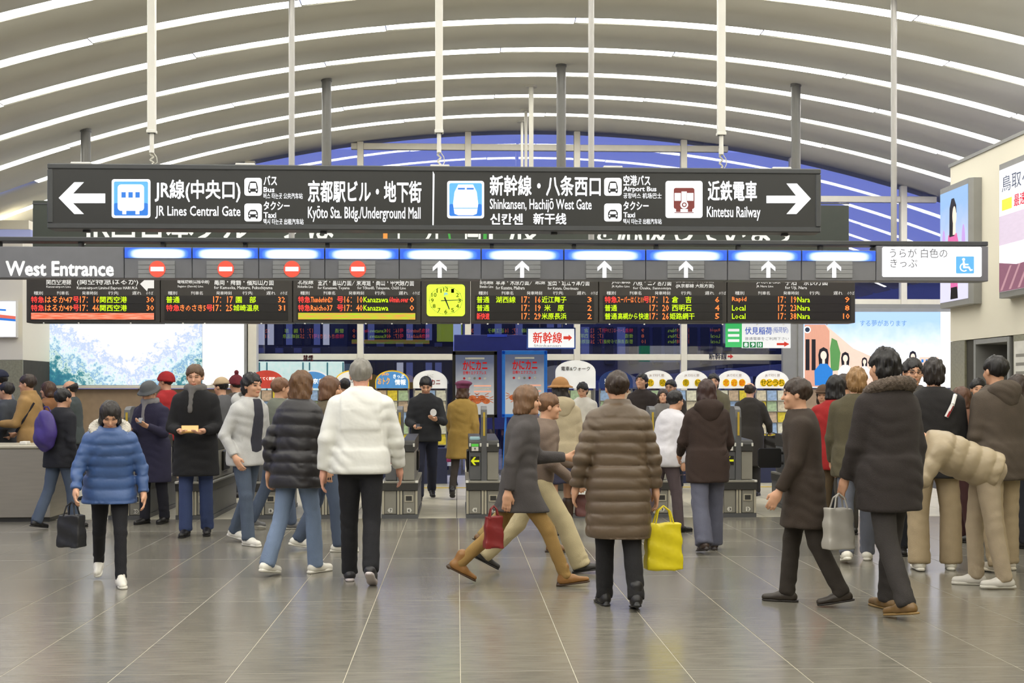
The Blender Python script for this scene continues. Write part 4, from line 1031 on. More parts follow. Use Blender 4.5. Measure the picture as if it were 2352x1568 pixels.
RY = 21.4
M_rack = mat('rack_navy_base', (48, 54, 84), rough=0.5)
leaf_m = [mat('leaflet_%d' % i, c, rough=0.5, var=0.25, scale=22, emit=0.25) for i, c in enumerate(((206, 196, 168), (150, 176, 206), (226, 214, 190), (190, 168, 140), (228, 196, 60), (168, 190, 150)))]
leaflet = {}
def rack(label, px, lines, hm, tm, w=0.555, ptop=850, rim=None):
    x = PX(px, RY); t = thing('leaflet_rack', label, 'leaflet rack', (x, RY, 0), group='leaflet racks before the windows')
    hw = w / 2; z0 = 1.56; zt = PZ(px, ptop, RY)
    sh = zt - 0.19
    P = [(-hw, z0), (hw, z0), (hw, sh)] + [(hw * math.cos(a * math.pi / 16), sh + (zt - sh) * math.sin(a * math.pi / 16)) for a in range(1, 16)] + [(-hw, sh)]
    if rim:
        hb = recalc(MB().prism(P, 0.0, 0.03).build('header_rim', rim, t))
        P = [(a * 0.94, z0 + 0.02 + (b - z0 - 0.02) * 0.92) for a, b in P]
    hd = recalc(MB().prism(P, -0.006 if rim else 0.0, 0.03 if not rim else 0.0).build('header', hm, t))
    for body, u0, u1, v0, v1, m, bd in lines:
        text_on(body, u0 * hw, z0 + v0 * (zt - z0), u1 * hw, z0 + v1 * (zt - z0), -0.010, m, hd, bold=bd)
    for s in (-1, 1): MB().box(*sorted((s * (hw - 0.03), s * hw)), 0.03, 0.07, 0.0, z0 + 0.1).build('upright', M_grey, t)
    MB().box(-hw + 0.03, hw - 0.03, 0.05, 0.07, 0.62, 1.53).build('back_panel', M_grey, t)
    MB().box(-hw, hw, 0.0, 0.32, 0.0, 0.58, 0.004).build('base', M_rack, t)
    for r in range(5):
        z = 0.64 + r * 0.18
        MB().box(-hw + 0.03, hw - 0.03, 0.0, 0.048, z - 0.012, z).build('shelf', M_steel, t)
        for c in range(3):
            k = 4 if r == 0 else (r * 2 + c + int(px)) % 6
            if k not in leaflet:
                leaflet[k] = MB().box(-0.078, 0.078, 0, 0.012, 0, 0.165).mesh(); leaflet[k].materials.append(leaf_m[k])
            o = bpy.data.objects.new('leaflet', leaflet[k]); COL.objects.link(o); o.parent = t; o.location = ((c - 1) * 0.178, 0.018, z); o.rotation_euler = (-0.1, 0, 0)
    return t
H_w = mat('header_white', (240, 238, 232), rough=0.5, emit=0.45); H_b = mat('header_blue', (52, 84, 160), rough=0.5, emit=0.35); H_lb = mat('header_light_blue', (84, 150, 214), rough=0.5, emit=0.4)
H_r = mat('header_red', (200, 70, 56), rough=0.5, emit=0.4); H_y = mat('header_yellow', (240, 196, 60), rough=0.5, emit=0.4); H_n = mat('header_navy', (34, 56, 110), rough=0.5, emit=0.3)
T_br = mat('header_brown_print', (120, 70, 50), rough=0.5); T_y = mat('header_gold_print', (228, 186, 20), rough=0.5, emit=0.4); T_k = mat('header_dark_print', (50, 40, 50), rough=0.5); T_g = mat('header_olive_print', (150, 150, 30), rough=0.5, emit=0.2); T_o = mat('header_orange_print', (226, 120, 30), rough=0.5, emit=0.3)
sub = ('JRで行く旅', -0.45, 0.45, 0.62, 0.80, T_br, 0.0)
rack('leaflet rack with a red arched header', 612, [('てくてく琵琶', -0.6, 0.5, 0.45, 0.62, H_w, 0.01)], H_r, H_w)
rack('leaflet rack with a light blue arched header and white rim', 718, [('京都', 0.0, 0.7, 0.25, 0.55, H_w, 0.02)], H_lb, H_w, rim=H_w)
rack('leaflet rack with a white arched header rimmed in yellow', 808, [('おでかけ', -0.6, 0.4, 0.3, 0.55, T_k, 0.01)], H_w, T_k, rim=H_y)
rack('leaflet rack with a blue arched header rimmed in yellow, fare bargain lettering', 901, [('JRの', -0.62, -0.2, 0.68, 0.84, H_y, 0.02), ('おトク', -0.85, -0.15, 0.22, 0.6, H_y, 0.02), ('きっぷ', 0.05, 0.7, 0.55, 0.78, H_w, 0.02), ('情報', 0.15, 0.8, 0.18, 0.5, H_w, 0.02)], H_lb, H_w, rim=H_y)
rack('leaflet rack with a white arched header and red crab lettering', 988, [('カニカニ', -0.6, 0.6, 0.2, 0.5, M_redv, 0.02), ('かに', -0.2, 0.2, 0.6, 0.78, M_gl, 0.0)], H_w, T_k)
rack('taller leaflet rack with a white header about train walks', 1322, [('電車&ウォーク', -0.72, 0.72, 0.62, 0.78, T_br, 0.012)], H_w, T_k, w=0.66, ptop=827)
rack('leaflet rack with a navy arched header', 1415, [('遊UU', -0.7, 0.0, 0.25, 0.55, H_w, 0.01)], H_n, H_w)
def dotted(label, px, chars, tm):
    lines = [sub]
    n = len(chars)
    for i, ch in enumerate(chars):
        u = -0.72 + 1.44 * (i + 0.5) / n
        lines.append(('●', u - 0.2, u + 0.2, 0.1, 0.52, T_y, 0.0)); lines.append((ch, u - 0.17, u + 0.17, 0.14, 0.48, tm, 0.01))
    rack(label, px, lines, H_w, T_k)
dotted('leaflet rack with a white header of two yellow dots next to the navy header', 1508, '北陸', T_g)
dotted('leaflet rack with a white header of two yellow dots, second from the navy header', 1589, '南紀', T_g)
dotted('leaflet rack with a white header of three yellow dots and orange characters', 1686, '北近畿', T_o)
dotted('leaflet rack with a white header of four yellow dots next to the tourism billboard', 1774, 'せとうち', T_g)
# big pale route map behind the racks
rm = thing('route_map_board', 'wide pale cyan route map board behind the racks', 'map board', (0, 22.6, 0))
Q = Plane(rm, 22.6)
x0, x1 = Q.x(594), Q.x(790)
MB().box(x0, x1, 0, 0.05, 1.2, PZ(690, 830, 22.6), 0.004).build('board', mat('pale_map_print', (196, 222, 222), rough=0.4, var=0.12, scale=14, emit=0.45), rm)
for px in (596, 613, 696, 711, 752, 788): MB().box(Q.x(px) - 0.012, Q.x(px) + 0.012, -0.006, 0.0, 1.22, PZ(690, 832, 22.6)).build('map_rule', mat('teal_rule', (60, 130, 150), rough=0.5), rm)
for s in (x0 + 0.05, x1 - 0.1): MB().box(s, s + 0.05, 0.0, 0.05, 0, 1.2).build('leg', M_grey, rm)

# ------------------------------------------------------------------ the dusk city beyond the glass
M_city = [mat('dusk_concrete_%d' % i, c, rough=0.8, var=0.1) for i, c in enumerate(((52, 52, 74), (78, 76, 98), (38, 39, 62), (104, 102, 124)))]
G_win = glow('far_lit_window', (226, 226, 232), 0.5); G_winb = glow('far_dim_window', (120, 130, 190), 0.3); M_windk = mat('far_dark_window', (22, 24, 40), rough=0.3)
struct(MB().box(-80, 80, 24.2, 160, -6.2, -6).build('ground_outside', mat('dark_track_bed', (48, 46, 60), rough=0.9)))
def building(label, px0, px1, py, Y, cm, cols, rows, lit, dep=12.0):
    x0, x1 = PX(px0, Y), PX(px1, Y); zt = PZ((px0 + px1) / 2, py, Y)
    t = thing('building', label, 'building', ((x0 + x1) / 2, Y, -6.0)); hw = (x1 - x0) / 2; h = zt + 6
    MB().box(-hw, hw, 0, dep, 0, h).build('walls', M_city[cm], t)
    MB().box(-hw - 0.2, hw + 0.2, -0.2, dep, h, h + 0.5).build('parapet', M_city[(cm + 1) % 4], t)
    rr = random.Random(int(px0))
    cw = 2 * hw / cols; rh = 3.2
    for r in range(rows):
        for c in range(cols):
            z = h - 1.2 - r * rh
            m = G_win if rr.random() < lit else (G_winb if rr.random() < 0.35 else M_windk)
            MB().box(-hw + cw * (c + 0.16), -hw + cw * (c + 0.84), -0.06, 0.0, z - 1.5, z).build('window', m, t)
            if c % 2 == 0: MB().box(-hw + cw * (c + 0.1), -hw + cw * (c + 0.9), -0.5, -0.05, z - 2.0, z - 1.7).build('ledge', M_city[(cm + 1) % 4], t)
building('low dusk-lit block beyond the glass behind the red lettered sign', 1330, 1660, 700, 70, 1, 12, 5, 0.06)
building('pale concrete station building beyond the glass behind the tourism billboard', 1960, 2160, 652, 60, 1, 8, 5, 0.06)
building('dark far block beyond the glass above the route map', 590, 760, 690, 80, 2, 8, 6, 0.12)
building('dark wide block beyond the glass behind the bargain fare rack', 775, 1040, 700, 100, 2, 12, 6, 0.08)
building('tall dim block beyond the glass behind the crab posters', 1060, 1300, 690, 95, 0, 10, 6, 0.06)
building('long low block beyond the glass behind the white rack headers', 1660, 1950, 700, 90, 0, 12, 6, 0.12)
building('dark block beyond the glass next to the cream wall', 2185, 2420, 640, 75, 0, 6, 5, 0.1)
cat = thing('track_canopy', 'pale sloping platform roof outside the glass', 'roof', (PX(1540, 40), 40, -6))
recalc(MB().prism([(-5, 7.3), (5, 8.2), (5, 8.5), (-5, 7.6)], 0, 6).build('roof_sheet', M_city[3], cat))
for s in (-4, 0, 4): MB().tube((s, 3, 0), (s, 3, 7.8), 0.15).build('column', M_city[1], cat)

# ------------------------------------------------------------------ people: one surface for the body, garments over it, all grown from smooth distance fields
def v3(*a): return np.array(a, np.float32)
def cone(P, a, b, ra, rb):
    a = np.asarray(a, np.float32); b = np.asarray(b, np.float32); d = b - a
    h = np.clip(((P - a) @ d) / max(float(d @ d), 1e-9), 0, 1)
    return np.linalg.norm(P - a - h[:, None] * d, axis=1) - (ra + (rb - ra) * h)
def ell(q, c, r):
    k = (q - np.asarray(c, np.float32)); r = np.asarray(r, np.float32)
    k0 = np.linalg.norm(k / r, axis=1); k1 = np.linalg.norm(k / (r * r), axis=1)
    return k0 * (k0 - 1) / np.maximum(k1, 1e-6)
def smin(a, b, k):
    h = np.clip(0.5 + 0.5 * (b - a) / k, 0, 1); return b + (a - b) * h - k * h * (1 - h)
def smax(a, b, k): return -smin(-a, -b, k)
def loft(q, zs, ax, by, cy=None, p=2.4, cap=0.02):
    z = q[:, 2]; a = np.interp(z, zs, ax); b = np.interp(z, zs, by); c = np.interp(z, zs, cy) if cy is not None else 0.0
    d = (np.abs(q[:, 0] / a) ** p + np.abs((q[:, 1] - c) / b) ** p) ** (1 / p)
    d = (d - 1) * np.minimum(a, b)
    return smax(d, np.maximum(z - zs[-1], zs[0] - z), cap)
def rotx(deg):
    a = math.radians(deg); c, s = math.cos(a), math.sin(a)
    return np.array([[1, 0, 0], [0, c, -s], [0, s, c]], np.float32)
def rotz(deg):
    a = math.radians(deg); c, s = math.cos(a), math.sin(a)
    return np.array([[c, -s, 0], [s, c, 0], [0, 0, 1]], np.float32)
def roty(deg):
    a = math.radians(deg); c, s = math.cos(a), math.sin(a)
    return np.array([[c, 0, s], [0, 1, 0], [-s, 0, c]], np.float32)
def grid_axis(lo, hi, h, fine=()):
    out = [lo]
    while out[-1] < hi:
        p = out[-1]; st = h
        for a, b, hf in fine:
            if a - h < p < b: st = min(st, hf)
        out.append(p + st)
    while (len(out) - 1) % 4: out.append(out[-1] + h)
    return np.array(out, np.float32)
def surface(f, xs, ys, zs):
    nb = [(len(a) - 1) // 4 for a in (xs, ys, zs)]
    cs = [a[2::4][:n] for a, n in zip((xs, ys, zs), nb)]
    hs = [(a[4::4] - a[:-4:4])[:n] * 0.5 for a, n in zip((xs, ys, zs), nb)]
    C = np.stack(np.meshgrid(*cs, indexing='ij'), -1).reshape(-1, 3)
    H = np.stack(np.meshgrid(*hs, indexing='ij'), -1).reshape(-1, 3)
    dc = f(C); near = (np.abs(dc) < np.linalg.norm(H, axis=1) * 1.25 + 0.02).reshape(nb)
    def up(a):
        a = a.repeat(4, 0).repeat(4, 1).repeat(4, 2)
        return np.pad(a, ((0, 1), (0, 1), (0, 1)), mode='edge')
    D = up(dc.reshape(nb).astype(np.float32)); M = np.zeros(D.shape, bool)
    R = near.repeat(4, 0).repeat(4, 1).repeat(4, 2)
    for i in (0, 1):
        for j in (0, 1):
            for k in (0, 1):
                M[i:i + R.shape[0], j:j + R.shape[1], k:k + R.shape[2]] |= R
    I = np.nonzero(M)
    D[I] = f(np.stack([xs[I[0]], ys[I[1]], zs[I[2]]], 1).astype(np.float32))
    S = D < 0
    nx, ny, nz = D.shape
    cnt = np.zeros((nx - 1, ny - 1, nz - 1), np.int8)
    offs = [(i, j, k) for i in (0, 1) for j in (0, 1) for k in (0, 1)]
    for i, j, k in offs: cnt += S[i:nx - 1 + i, j:ny - 1 + j, k:nz - 1 + k]
    act = np.nonzero((cnt > 0) & (cnt < 8))
    idx = np.full(cnt.shape, -1, np.int32); idx[act] = np.arange(len(act[0]))
    a = [np.stack([act[0] + o[0], act[1] + o[1], act[2] + o[2]], 1) for o in offs]
    val = [D[q[:, 0], q[:, 1], q[:, 2]] for q in a]
    pos = [np.stack([xs[q[:, 0]], ys[q[:, 1]], zs[q[:, 2]]], 1) for q in a]
    acc = np.zeros((len(act[0]), 3), np.float64); num = np.zeros(len(act[0]))
    for u in range(8):
        for v in range(u + 1, 8):
            if sum(abs(offs[u][t] - offs[v][t]) for t in range(3)) != 1: continue
            m = (val[u] < 0) != (val[v] < 0)
            t = val[u][m] / (val[u][m] - val[v][m])
            acc[m] += pos[u][m] + t[:, None] * (pos[v][m] - pos[u][m]); num[m] += 1
    V = acc / np.maximum(num, 1)[:, None]
    Q = []
    for ax in range(3):
        sl0 = [slice(1, -1)] * 3; sl1 = [slice(1, -1)] * 3
        sl0[ax] = slice(0, -1); sl1[ax] = slice(1, None)
        A, Bb = S[tuple(sl0)], S[tuple(sl1)]
        e = np.nonzero(A != Bb)
        p = [e[0] + (ax != 0), e[1] + (ax != 1), e[2] + (ax != 2)]
        o1, o2 = [(1, 2), (2, 0), (0, 1)][ax]
        def cell(d1, d2):
            q = [x.copy() for x in p]; q[o1] -= d1; q[o2] -= d2
            return idx[q[0], q[1], q[2]]
        q = np.stack([cell(1, 1), cell(0, 1), cell(0, 0), cell(1, 0)], 1)
        fl = ~A[e]
        q[fl] = q[fl][:, ::-1]
        Q.append(q)
    Q = np.concatenate(Q); Q = Q[(Q >= 0).all(1)]
    return V.astype(np.float32), Q
def bbox_grow(pts, m):
    pts = np.array(pts); return pts.min(0) - m, pts.max(0) + m

def skin_mat(name, rgb):
    if name in MATS: return MATS[name]
    m = bpy.data.materials.new(name); m.use_nodes = True
    n, l = m.node_tree.nodes, m.node_tree.links; b = n['Principled BSDF']
    at = n.new('ShaderNodeAttribute'); at.attribute_name = 'tint'
    nz = n.new('ShaderNodeTexNoise'); nz.inputs['Scale'].default_value = 30
    mx = n.new('ShaderNodeMix'); mx.data_type = 'RGBA'; mx.blend_type = 'MULTIPLY'; mx.inputs[0].default_value = 1.0
    c = srgb(rgb)
    m2 = n.new('ShaderNodeMix'); m2.data_type = 'RGBA'; m2.inputs[6].default_value = tuple(v * .92 for v in c) + (1,); m2.inputs[7].default_value = tuple(min(1, v * 1.08) for v in c) + (1,)
    l.new(nz.outputs[0], m2.inputs[0]); l.new(m2.outputs[2], mx.inputs[6]); l.new(at.outputs['Color'], mx.inputs[7]); l.new(mx.outputs[2], b.inputs['Base Color'])
    b.inputs['Roughness'].default_value = 0.5
    MATS[name] = m; return m
def cloth(rgb, kind='cloth'):
    nm = '%s_%02x%02x%02x' % ((kind,) + tuple(rgb))
    if kind == 'denim': return mat(nm, rgb, rough=0.85, var=0.16, scale=6, bump=0.25, bscale=160, stretch=(1, 1, 0.4))
    if kind == 'nylon': return mat(nm, rgb, rough=0.42, var=0.06, scale=5, bump=0.25, bscale=22)
    if kind == 'hair': return mat(nm, rgb, rough=0.45, var=0.25, scale=28, bump=0.6, bscale=70, stretch=(1, 1, 0.15))
    if kind == 'fur': return mat(nm, rgb, rough=0.95, var=0.3, scale=40, bump=0.9, bscale=120)
    if kind == 'leather': return mat(nm, rgb, rough=0.4, var=0.06, scale=10)
    return mat(nm, rgb, rough=0.9, var=0.08, scale=10, bump=0.3, bscale=180)

# shoe shapes in foot space: ankle at the origin, toes towards +Y, sole at z = -0.075
def shoe_shapes(kind):
    def upper(P):
        if kind == 'sneaker':
            d = cone(P, (0, -0.045, -0.035), (0, 0.05, -0.030), 0.036, 0.040); d = smin(d, cone(P, (0, 0.05, -0.040), (0.004, 0.155, -0.045), 0.040, 0.034), 0.03)
            d = smin(d, cone(P, (0, -0.02, -0.03), (0, 0.0, 0.025), 0.042, 0.044), 0.03)
        elif kind == 'boot':
            d = cone(P, (0, -0.04, -0.03), (0, 0.05, -0.030), 0.034, 0.036); d = smin(d, cone(P, (0, 0.05, -0.04), (0, 0.165, -0.05), 0.036, 0.022), 0.03)
            d = smin(d, cone(P, (0, -0.015, -0.03), (0, -0.01, 0.07), 0.040, 0.05), 0.03)
        else:
            d = cone(P, (0, -0.045, -0.04), (0, 0.05, -0.035), 0.033, 0.036); d = smin(d, cone(P, (0, 0.05, -0.042), (0, 0.165, -0.05), 0.036, 0.028), 0.03)
            d = smin(d, cone(P, (0, -0.02, -0.03), (0, -0.01, 0.012), 0.036, 0.038), 0.03)
        return smax(d, -0.062 - P[:, 2], 0.006)
    def sole(P):
        w_ = np.interp(P[:, 1], [-0.09, -0.05, 0.03, 0.11, 0.17, 0.195], [0.02, 0.036, 0.034, 0.043, 0.034, 0.01])
        d = np.maximum(np.abs(P[:, 0]) - w_, np.maximum(P[:, 1] - 0.192, -0.088 - P[:, 1]))
        top = -0.050 if kind == 'sneaker' else -0.060
        d = smax(d, np.maximum(P[:, 2] - top, -0.075 - P[:, 2]), 0.008)
        if kind == 'boot': d = smin(d, cone(P, (0, -0.06, -0.055), (0, -0.062, -0.07), 0.022, 0.016), 0.01)
        return d
    g = (grid_axis(-0.075, 0.075, 0.0075), grid_axis(-0.11, 0.22, 0.0085), grid_axis(-0.10, 0.14, 0.0075))
    return [mesh_quads(*surface(f, *g)) for f in (upper, sole)]
SHOES = {}
def shoe(kind, rgb, sole_rgb, parent, loc, R):
    key = (kind, rgb, sole_rgb)
    if kind not in SHOES: SHOES[kind] = shoe_shapes(kind)
    if key not in SHOES:
        u, s = SHOES[kind][0].copy(), SHOES[kind][1].copy()
        u.materials.append(cloth(rgb, 'leather')); s.materials.append(cloth(sole_rgb, 'leather'))
        SHOES[key] = (u, s)
    u, s = SHOES[key]
    o = bpy.data.objects.new('shoe', u); COL.objects.link(o); o.parent = parent
    o.matrix_local = Matrix.Translation(Vector([float(v) for v in loc])) @ Matrix([[float(x) for x in r] for r in R]).to_4x4()
    c = bpy.data.objects.new('sole', s); COL.objects.link(c); c.parent = o
    return o

STAND = dict(legs=((4, 5, 2, 0), (-4, 5, 2, 0)), arms=((4, 9, 14, 5), (2, 9, 16, 5)))
WALK = dict(legs=((24, 8, 1, 0), (-20, 22, 1, 22)), arms=((-20, 9, 14, 0), (22, 9, 24, 6)))
WALKL = dict(legs=((-20, 22, 1, 22), (24, 8, 1, 0)), arms=((22, 9, 24, 6), (-20, 9, 14, 0)))
STRIDE = dict(legs=((32, 10, 1, -8), (-26, 22, 1, 28)), arms=((-26, 10, 16, 0), (26, 10, 30, 6)))
SLOW = dict(legs=((13, 8, 2, 0), (-12, 14, 2, 10)), arms=((-8, 9, 16, 4), (10, 9, 18, 6)))
PHONE = dict(legs=((5, 6, 2, 0), (-4, 6, 2, 0)), arms=((12, 10, 92, 28), (18, 12, 98, 34)), palm='up')
POCKET = dict(legs=((5, 6, 3, 0), (-5, 6, 3, 0)), arms=((-14, 16, 42, 22), (-14, 16, 42, 22)))
def person(label, px, Y, H, face=0, top=('jacket', (60, 60, 60), {}), bottom=('trousers', (40, 42, 50)), shoes=('shoe', (30, 28, 26), (24, 22, 20)),
           hair=('short', (28, 24, 22)), hat=None, pose=STAND, lean=3, nod=0, turn=0, tilt=0, wide=1.0, skin=(214, 164, 132), det=1.0, glasses=False, scarf=None, x=None):
    s = H / 1.72
    ttype, tcol, to = top
    arms, legs = pose['arms'], pose['legs']
    # --- joints, pelvis at the origin, facing +Y
    Rt = rotx(-lean) @ roty(tilt) if tilt else rotx(-lean)      # columns of the torso frame in body space
    def tor(p): return Rt @ np.asarray(p, np.float32)
    J = {}
    for k, sd in ((0, 1), (1, -1)):
        a, b, ab, fp = legs[k]
        hip = v3(sd * 0.080, 0, -0.05)
        ar, kr, br = math.radians(a), math.radians(a - b), math.radians(ab)
        knee = hip + 0.42 * v3(sd * math.sin(br), math.sin(ar) * math.cos(br), -math.cos(ar) * math.cos(br))
        ank = knee + 0.405 * v3(0, math.sin(kr), -math.cos(kr))
        J['hip', sd], J['knee', sd], J['ank', sd] = hip, knee, ank
        A, E_, el_, tw = arms[k][:4]
        sh = tor((sd * 0.172 * wide, -0.005, 0.405))
        ar, er = math.radians(A), math.radians(A + el_)
        bb, tt = math.radians(E_), math.radians(tw)
        u1 = v3(sd * math.sin(bb), math.sin(ar) * math.cos(bb), -math.cos(ar) * math.cos(bb))
        elb = sh + 0.28 * u1
        u2 = v3(sd * math.sin(bb) * 0.4 - sd * math.sin(tt), math.sin(er) * math.cos(tt), -math.cos(er) * math.cos(tt)); u2 /= np.linalg.norm(u2)
        wr = elb + 0.245 * u2
        J['sh', sd], J['elb', sd], J['wr', sd], J['u2', sd] = sh, elb, wr, u2
    low = min(float(J['ank', sd][2]) - max(0.075 * math.cos(math.radians(legs[k][3])), 0.075 * math.cos(math.radians(legs[k][3])) + 0.17 * math.sin(math.radians(legs[k][3])), 0.075 + 0.07 * math.sin(math.radians(-legs[k][3]))) for k, sd in ((0, 1), (1, -1)))
    up = v3(0, 0, -low)
    for k in J:
        if k[0] != 'u2': J[k] = J[k] + up
    O = up.copy()
    nbase = O + tor((0, 0.0, 0.50))
    hl = lean * 0.45
    hc = nbase + rotx(-hl) @ v3(0, 0.022, 0.138) + v3(0, 0.10 * math.sin(math.radians(nod)) * 0.3, -0.02 * math.sin(math.radians(abs(nod))))
    Rh = rotz(turn) @ rotx(-nod - hl * 0.3)
    toT = lambda P: (P - O) @ Rt
    toH = lambda P: (P - hc) @ Rh
    X = PX(px, Y) if x is None else x
    root = thing('person', label, 'person', (X, Y, 0), math.radians(face)); root.scale = (s, s, s)
    rs = np.random.RandomState(sum(ord(c) * (i + 1) for i, c in enumerate(label)) % 99991)
    ph = rs.rand(12) * 6.28
    def wrinkle(P, amp, k=1.0):
        W_ = P * k + 0.035 * np.sin(P[:, [1, 2, 0]] * 13 * k + ph[:3]) + 0.02 * np.sin(P[:, [2, 0, 1]] * 29 * k + ph[3:6])
        g = np.sin(W_[:, 0] * 15 + W_[:, 2] * 34 + ph[6]) + 0.7 * np.sin(W_[:, 1] * 21 - W_[:, 2] * 27 + W_[:, 0] * 9 + ph[7])
        fade = 0.55 + 0.45 * np.sin(W_[:, 0] * 8 + W_[:, 1] * 11 + W_[:, 2] * 6 + ph[8])
        return amp * (1 - np.abs(g) * 0.9) * fade
    # --- body: one continuous skin surface
    tz_ = np.array([-0.08, 0.0, 0.12, 0.28, 0.38, 0.44, 0.515]); ta = np.array([0.11, 0.145, 0.13, 0.148, 0.155, 0.12, 0.05]) * (0.5 + 0.5 * wide); tb = np.array([0.085, 0.10, 0.088, 0.10, 0.10, 0.082, 0.055])
    vis_hands = det >= 0.8 and not pose.get('hide')
    palm = pose.get('palm', 'in')
    hands = []
    for sd in (1, -1):
        u = J['u2', sd]; want = v3(0, 0, 1) if palm == 'up' else v3(-sd, 0, 0)
        n = want - u * float(want @ u); n /= max(np.linalg.norm(n), 1e-5); w_ = sd * np.cross(u, n)
        hands.append((sd, J['wr', sd], u, n, w_))
    curl = pose.get('curl', 22)
    def hand_d(P, sd, W, u, n, w_):
        far_ = np.linalg.norm(P - (W + u * 0.08), axis=1)
        out = far_ - 0.115; m_ = far_ < 0.20
        if m_.any(): out[m_] = hand_near(P[m_], sd, W, u, n, w_)
        return out
    def hand_near(P, sd, W, u, n, w_):
        q = np.stack([(P - W) @ w_, (P - W) @ n, (P - W) @ u], 1)
        d = ell(q, (0, 0, 0.052), (0.041, 0.019, 0.056))
        d = smin(d, cone(q, (0, 0, -0.01), (0, 0, 0.03), 0.026, 0.028), 0.02)
        for off, ln in ((0.029, 0.072), (0.010, 0.080), (-0.010, 0.075), (-0.028, 0.060)):
            p = np.array([off, 0.0, 0.088]); ang = math.radians(curl * 0.5)
            for seg, fr in enumerate((0.45, 0.31, 0.24)):
                e = p + ln * fr * np.array([off * 0.6 if seg == 0 else 0, math.sin(ang), math.cos(ang)])
                d = smin(d, cone(q, p, e, 0.0092 - seg * 0.0006, 0.0088 - seg * 0.0008), 0.005); p = e; ang += math.radians(curl)
        d = smin(d, cone(q, (0.026, 0.004, 0.022), (0.050, 0.016, 0.060), 0.013, 0.011), 0.012)
        return smin(d, cone(q, (0.050, 0.016, 0.060), (0.050, 0.022, 0.088), 0.011, 0.009), 0.005)
    def body(P):
        far_ = np.linalg.norm(P - hc, axis=1); d = far_ - 0.14; m_ = far_ < 0.26
        if m_.any(): d[m_] = head_d(P[m_])
        return limbs_d(P, d)
    def head_d(P):
        q = toH(P)
        d = smin(ell(q, (0, -0.010, 0.028), (0.075, 0.096, 0.090)), ell(q, (0, 0.022, -0.045), (0.056, 0.066, 0.072)), 0.035)
        d = smin(d, ell(q, (0, 0.070, -0.094), (0.022, 0.02, 0.018)), 0.02)
        d = smin(d, ell(q, (0, 0.080, 0.020), (0.05, 0.014, 0.010)), 0.015)
        for sd in (1, -1):
            d = smax(d, -(np.linalg.norm(q - v3(sd * 0.031, 0.106, 0.002), axis=1) - 0.017), 0.012)
            d = smin(d, ell(q, (sd * 0.040, 0.062, -0.03), (0.02, 0.02, 0.02)), 0.02)
            d = smin(d, ell(q, (sd * 0.077, -0.006, -0.006), (0.010, 0.020, 0.031)), 0.006)
        d = smin(d, cone(q, (0, 0.088, 0.0), (0, 0.103, -0.030), 0.007, 0.0120), 0.012)
        return smin(d, ell(q, (0, 0.085, -0.062), (0.024, 0.010, 0.009)), 0.006)
    def limbs_d(P, d):
        d = smin(d, cone(P, nbase + tor((0, -0.005, -0.06)), hc + Rh @ v3(0, -0.018, -0.06), 0.056, 0.052), 0.02)
        d = smin(d, loft(toT(P), tz_, ta, tb), 0.03)
        for sd, W, u, n, w_ in hands:
            d = smin(d, cone(P, J['sh', sd], J['elb', sd], 0.046, 0.036), 0.03)
            d = smin(d, cone(P, J['elb', sd], W, 0.036, 0.025), 0.02)
            d = smin(d, hand_d(P, sd, W, u, n, w_), 0.008)
            d = smin(d, cone(P, J['hip', sd], J['knee', sd], 0.072, 0.048), 0.03)
            d = smin(d, cone(P, J['knee', sd], J['ank', sd], 0.046, 0.034), 0.02)
        return d
    hf = 0.0075 / det ** 0.6
    hb = 0.017 / det
    pts = [J[k] for k in J if k[0] != 'u2'] + [hc]
    lo, hi = bbox_grow(pts, 0.21); lo[2] = min(lo[2], -0.05); hi[2] = hc[2] + 0.2
    fx = [(hc[0] - 0.11, hc[0] + 0.11, hf)]; fy = [(hc[1] - 0.14, hc[1] + 0.15, hf)]; fz = [(hc[2] - 0.15, hc[2] + 0.14, hf)]
    if vis_hands:
        for sd, W, u, n, w_ in hands:
            c = W + u * 0.08
            fx.append((c[0] - 0.07, c[0] + 0.07, 0.0075)); fy.append((c[1] - 0.09, c[1] + 0.09, 0.0075)); fz.append((c[2] - 0.10, c[2] + 0.10, 0.0075))
    V, Q = surface(body, grid_axis(lo[0], hi[0], hb, fx), grid_axis(lo[1], hi[1], hb, fy), grid_axis(lo[2], hi[2], hb, fz))
    me = mesh_quads(V, Q)
    q = toH(V); tint = np.ones((len(V), 4), np.float32)
    def paint(m, c): tint[m, :3] = c
    hcol = np.array(srgb(hair[1])); scol = np.array(srgb(skin))
    paint((np.abs(q[:, 0]) < 0.022) & (np.abs(q[:, 2] + 0.062) < 0.008) & (q[:, 1] > 0.07), (0.72, 0.45, 0.42))
    for sd in (1, -1):
        paint((q[:, 0] * sd > 0.014) & (q[:, 0] * sd < 0.048) & (np.abs(q[:, 2] - 0.024) < 0.0055) & (q[:, 1] > 0.06), np.minimum(hcol / scol, 1) * 0.8 + 0.1)
        paint((np.abs(q[:, 0] - sd * 0.031) < 0.0135) & (np.abs(q[:, 2] - 0.001) < 0.0058) & (q[:, 1] > 0.07), (0.10, 0.08, 0.08))
    at = me.color_attributes.new('tint', 'FLOAT_COLOR', 'POINT'); at.data.foreach_set('color', tint.ravel())
    obj('body', me, skin_mat('skin_%02x%02x%02x' % tuple(skin), skin), root)
    # --- trousers or skirt
    hem_leg = 0.025
    hg = 0.0125 / det
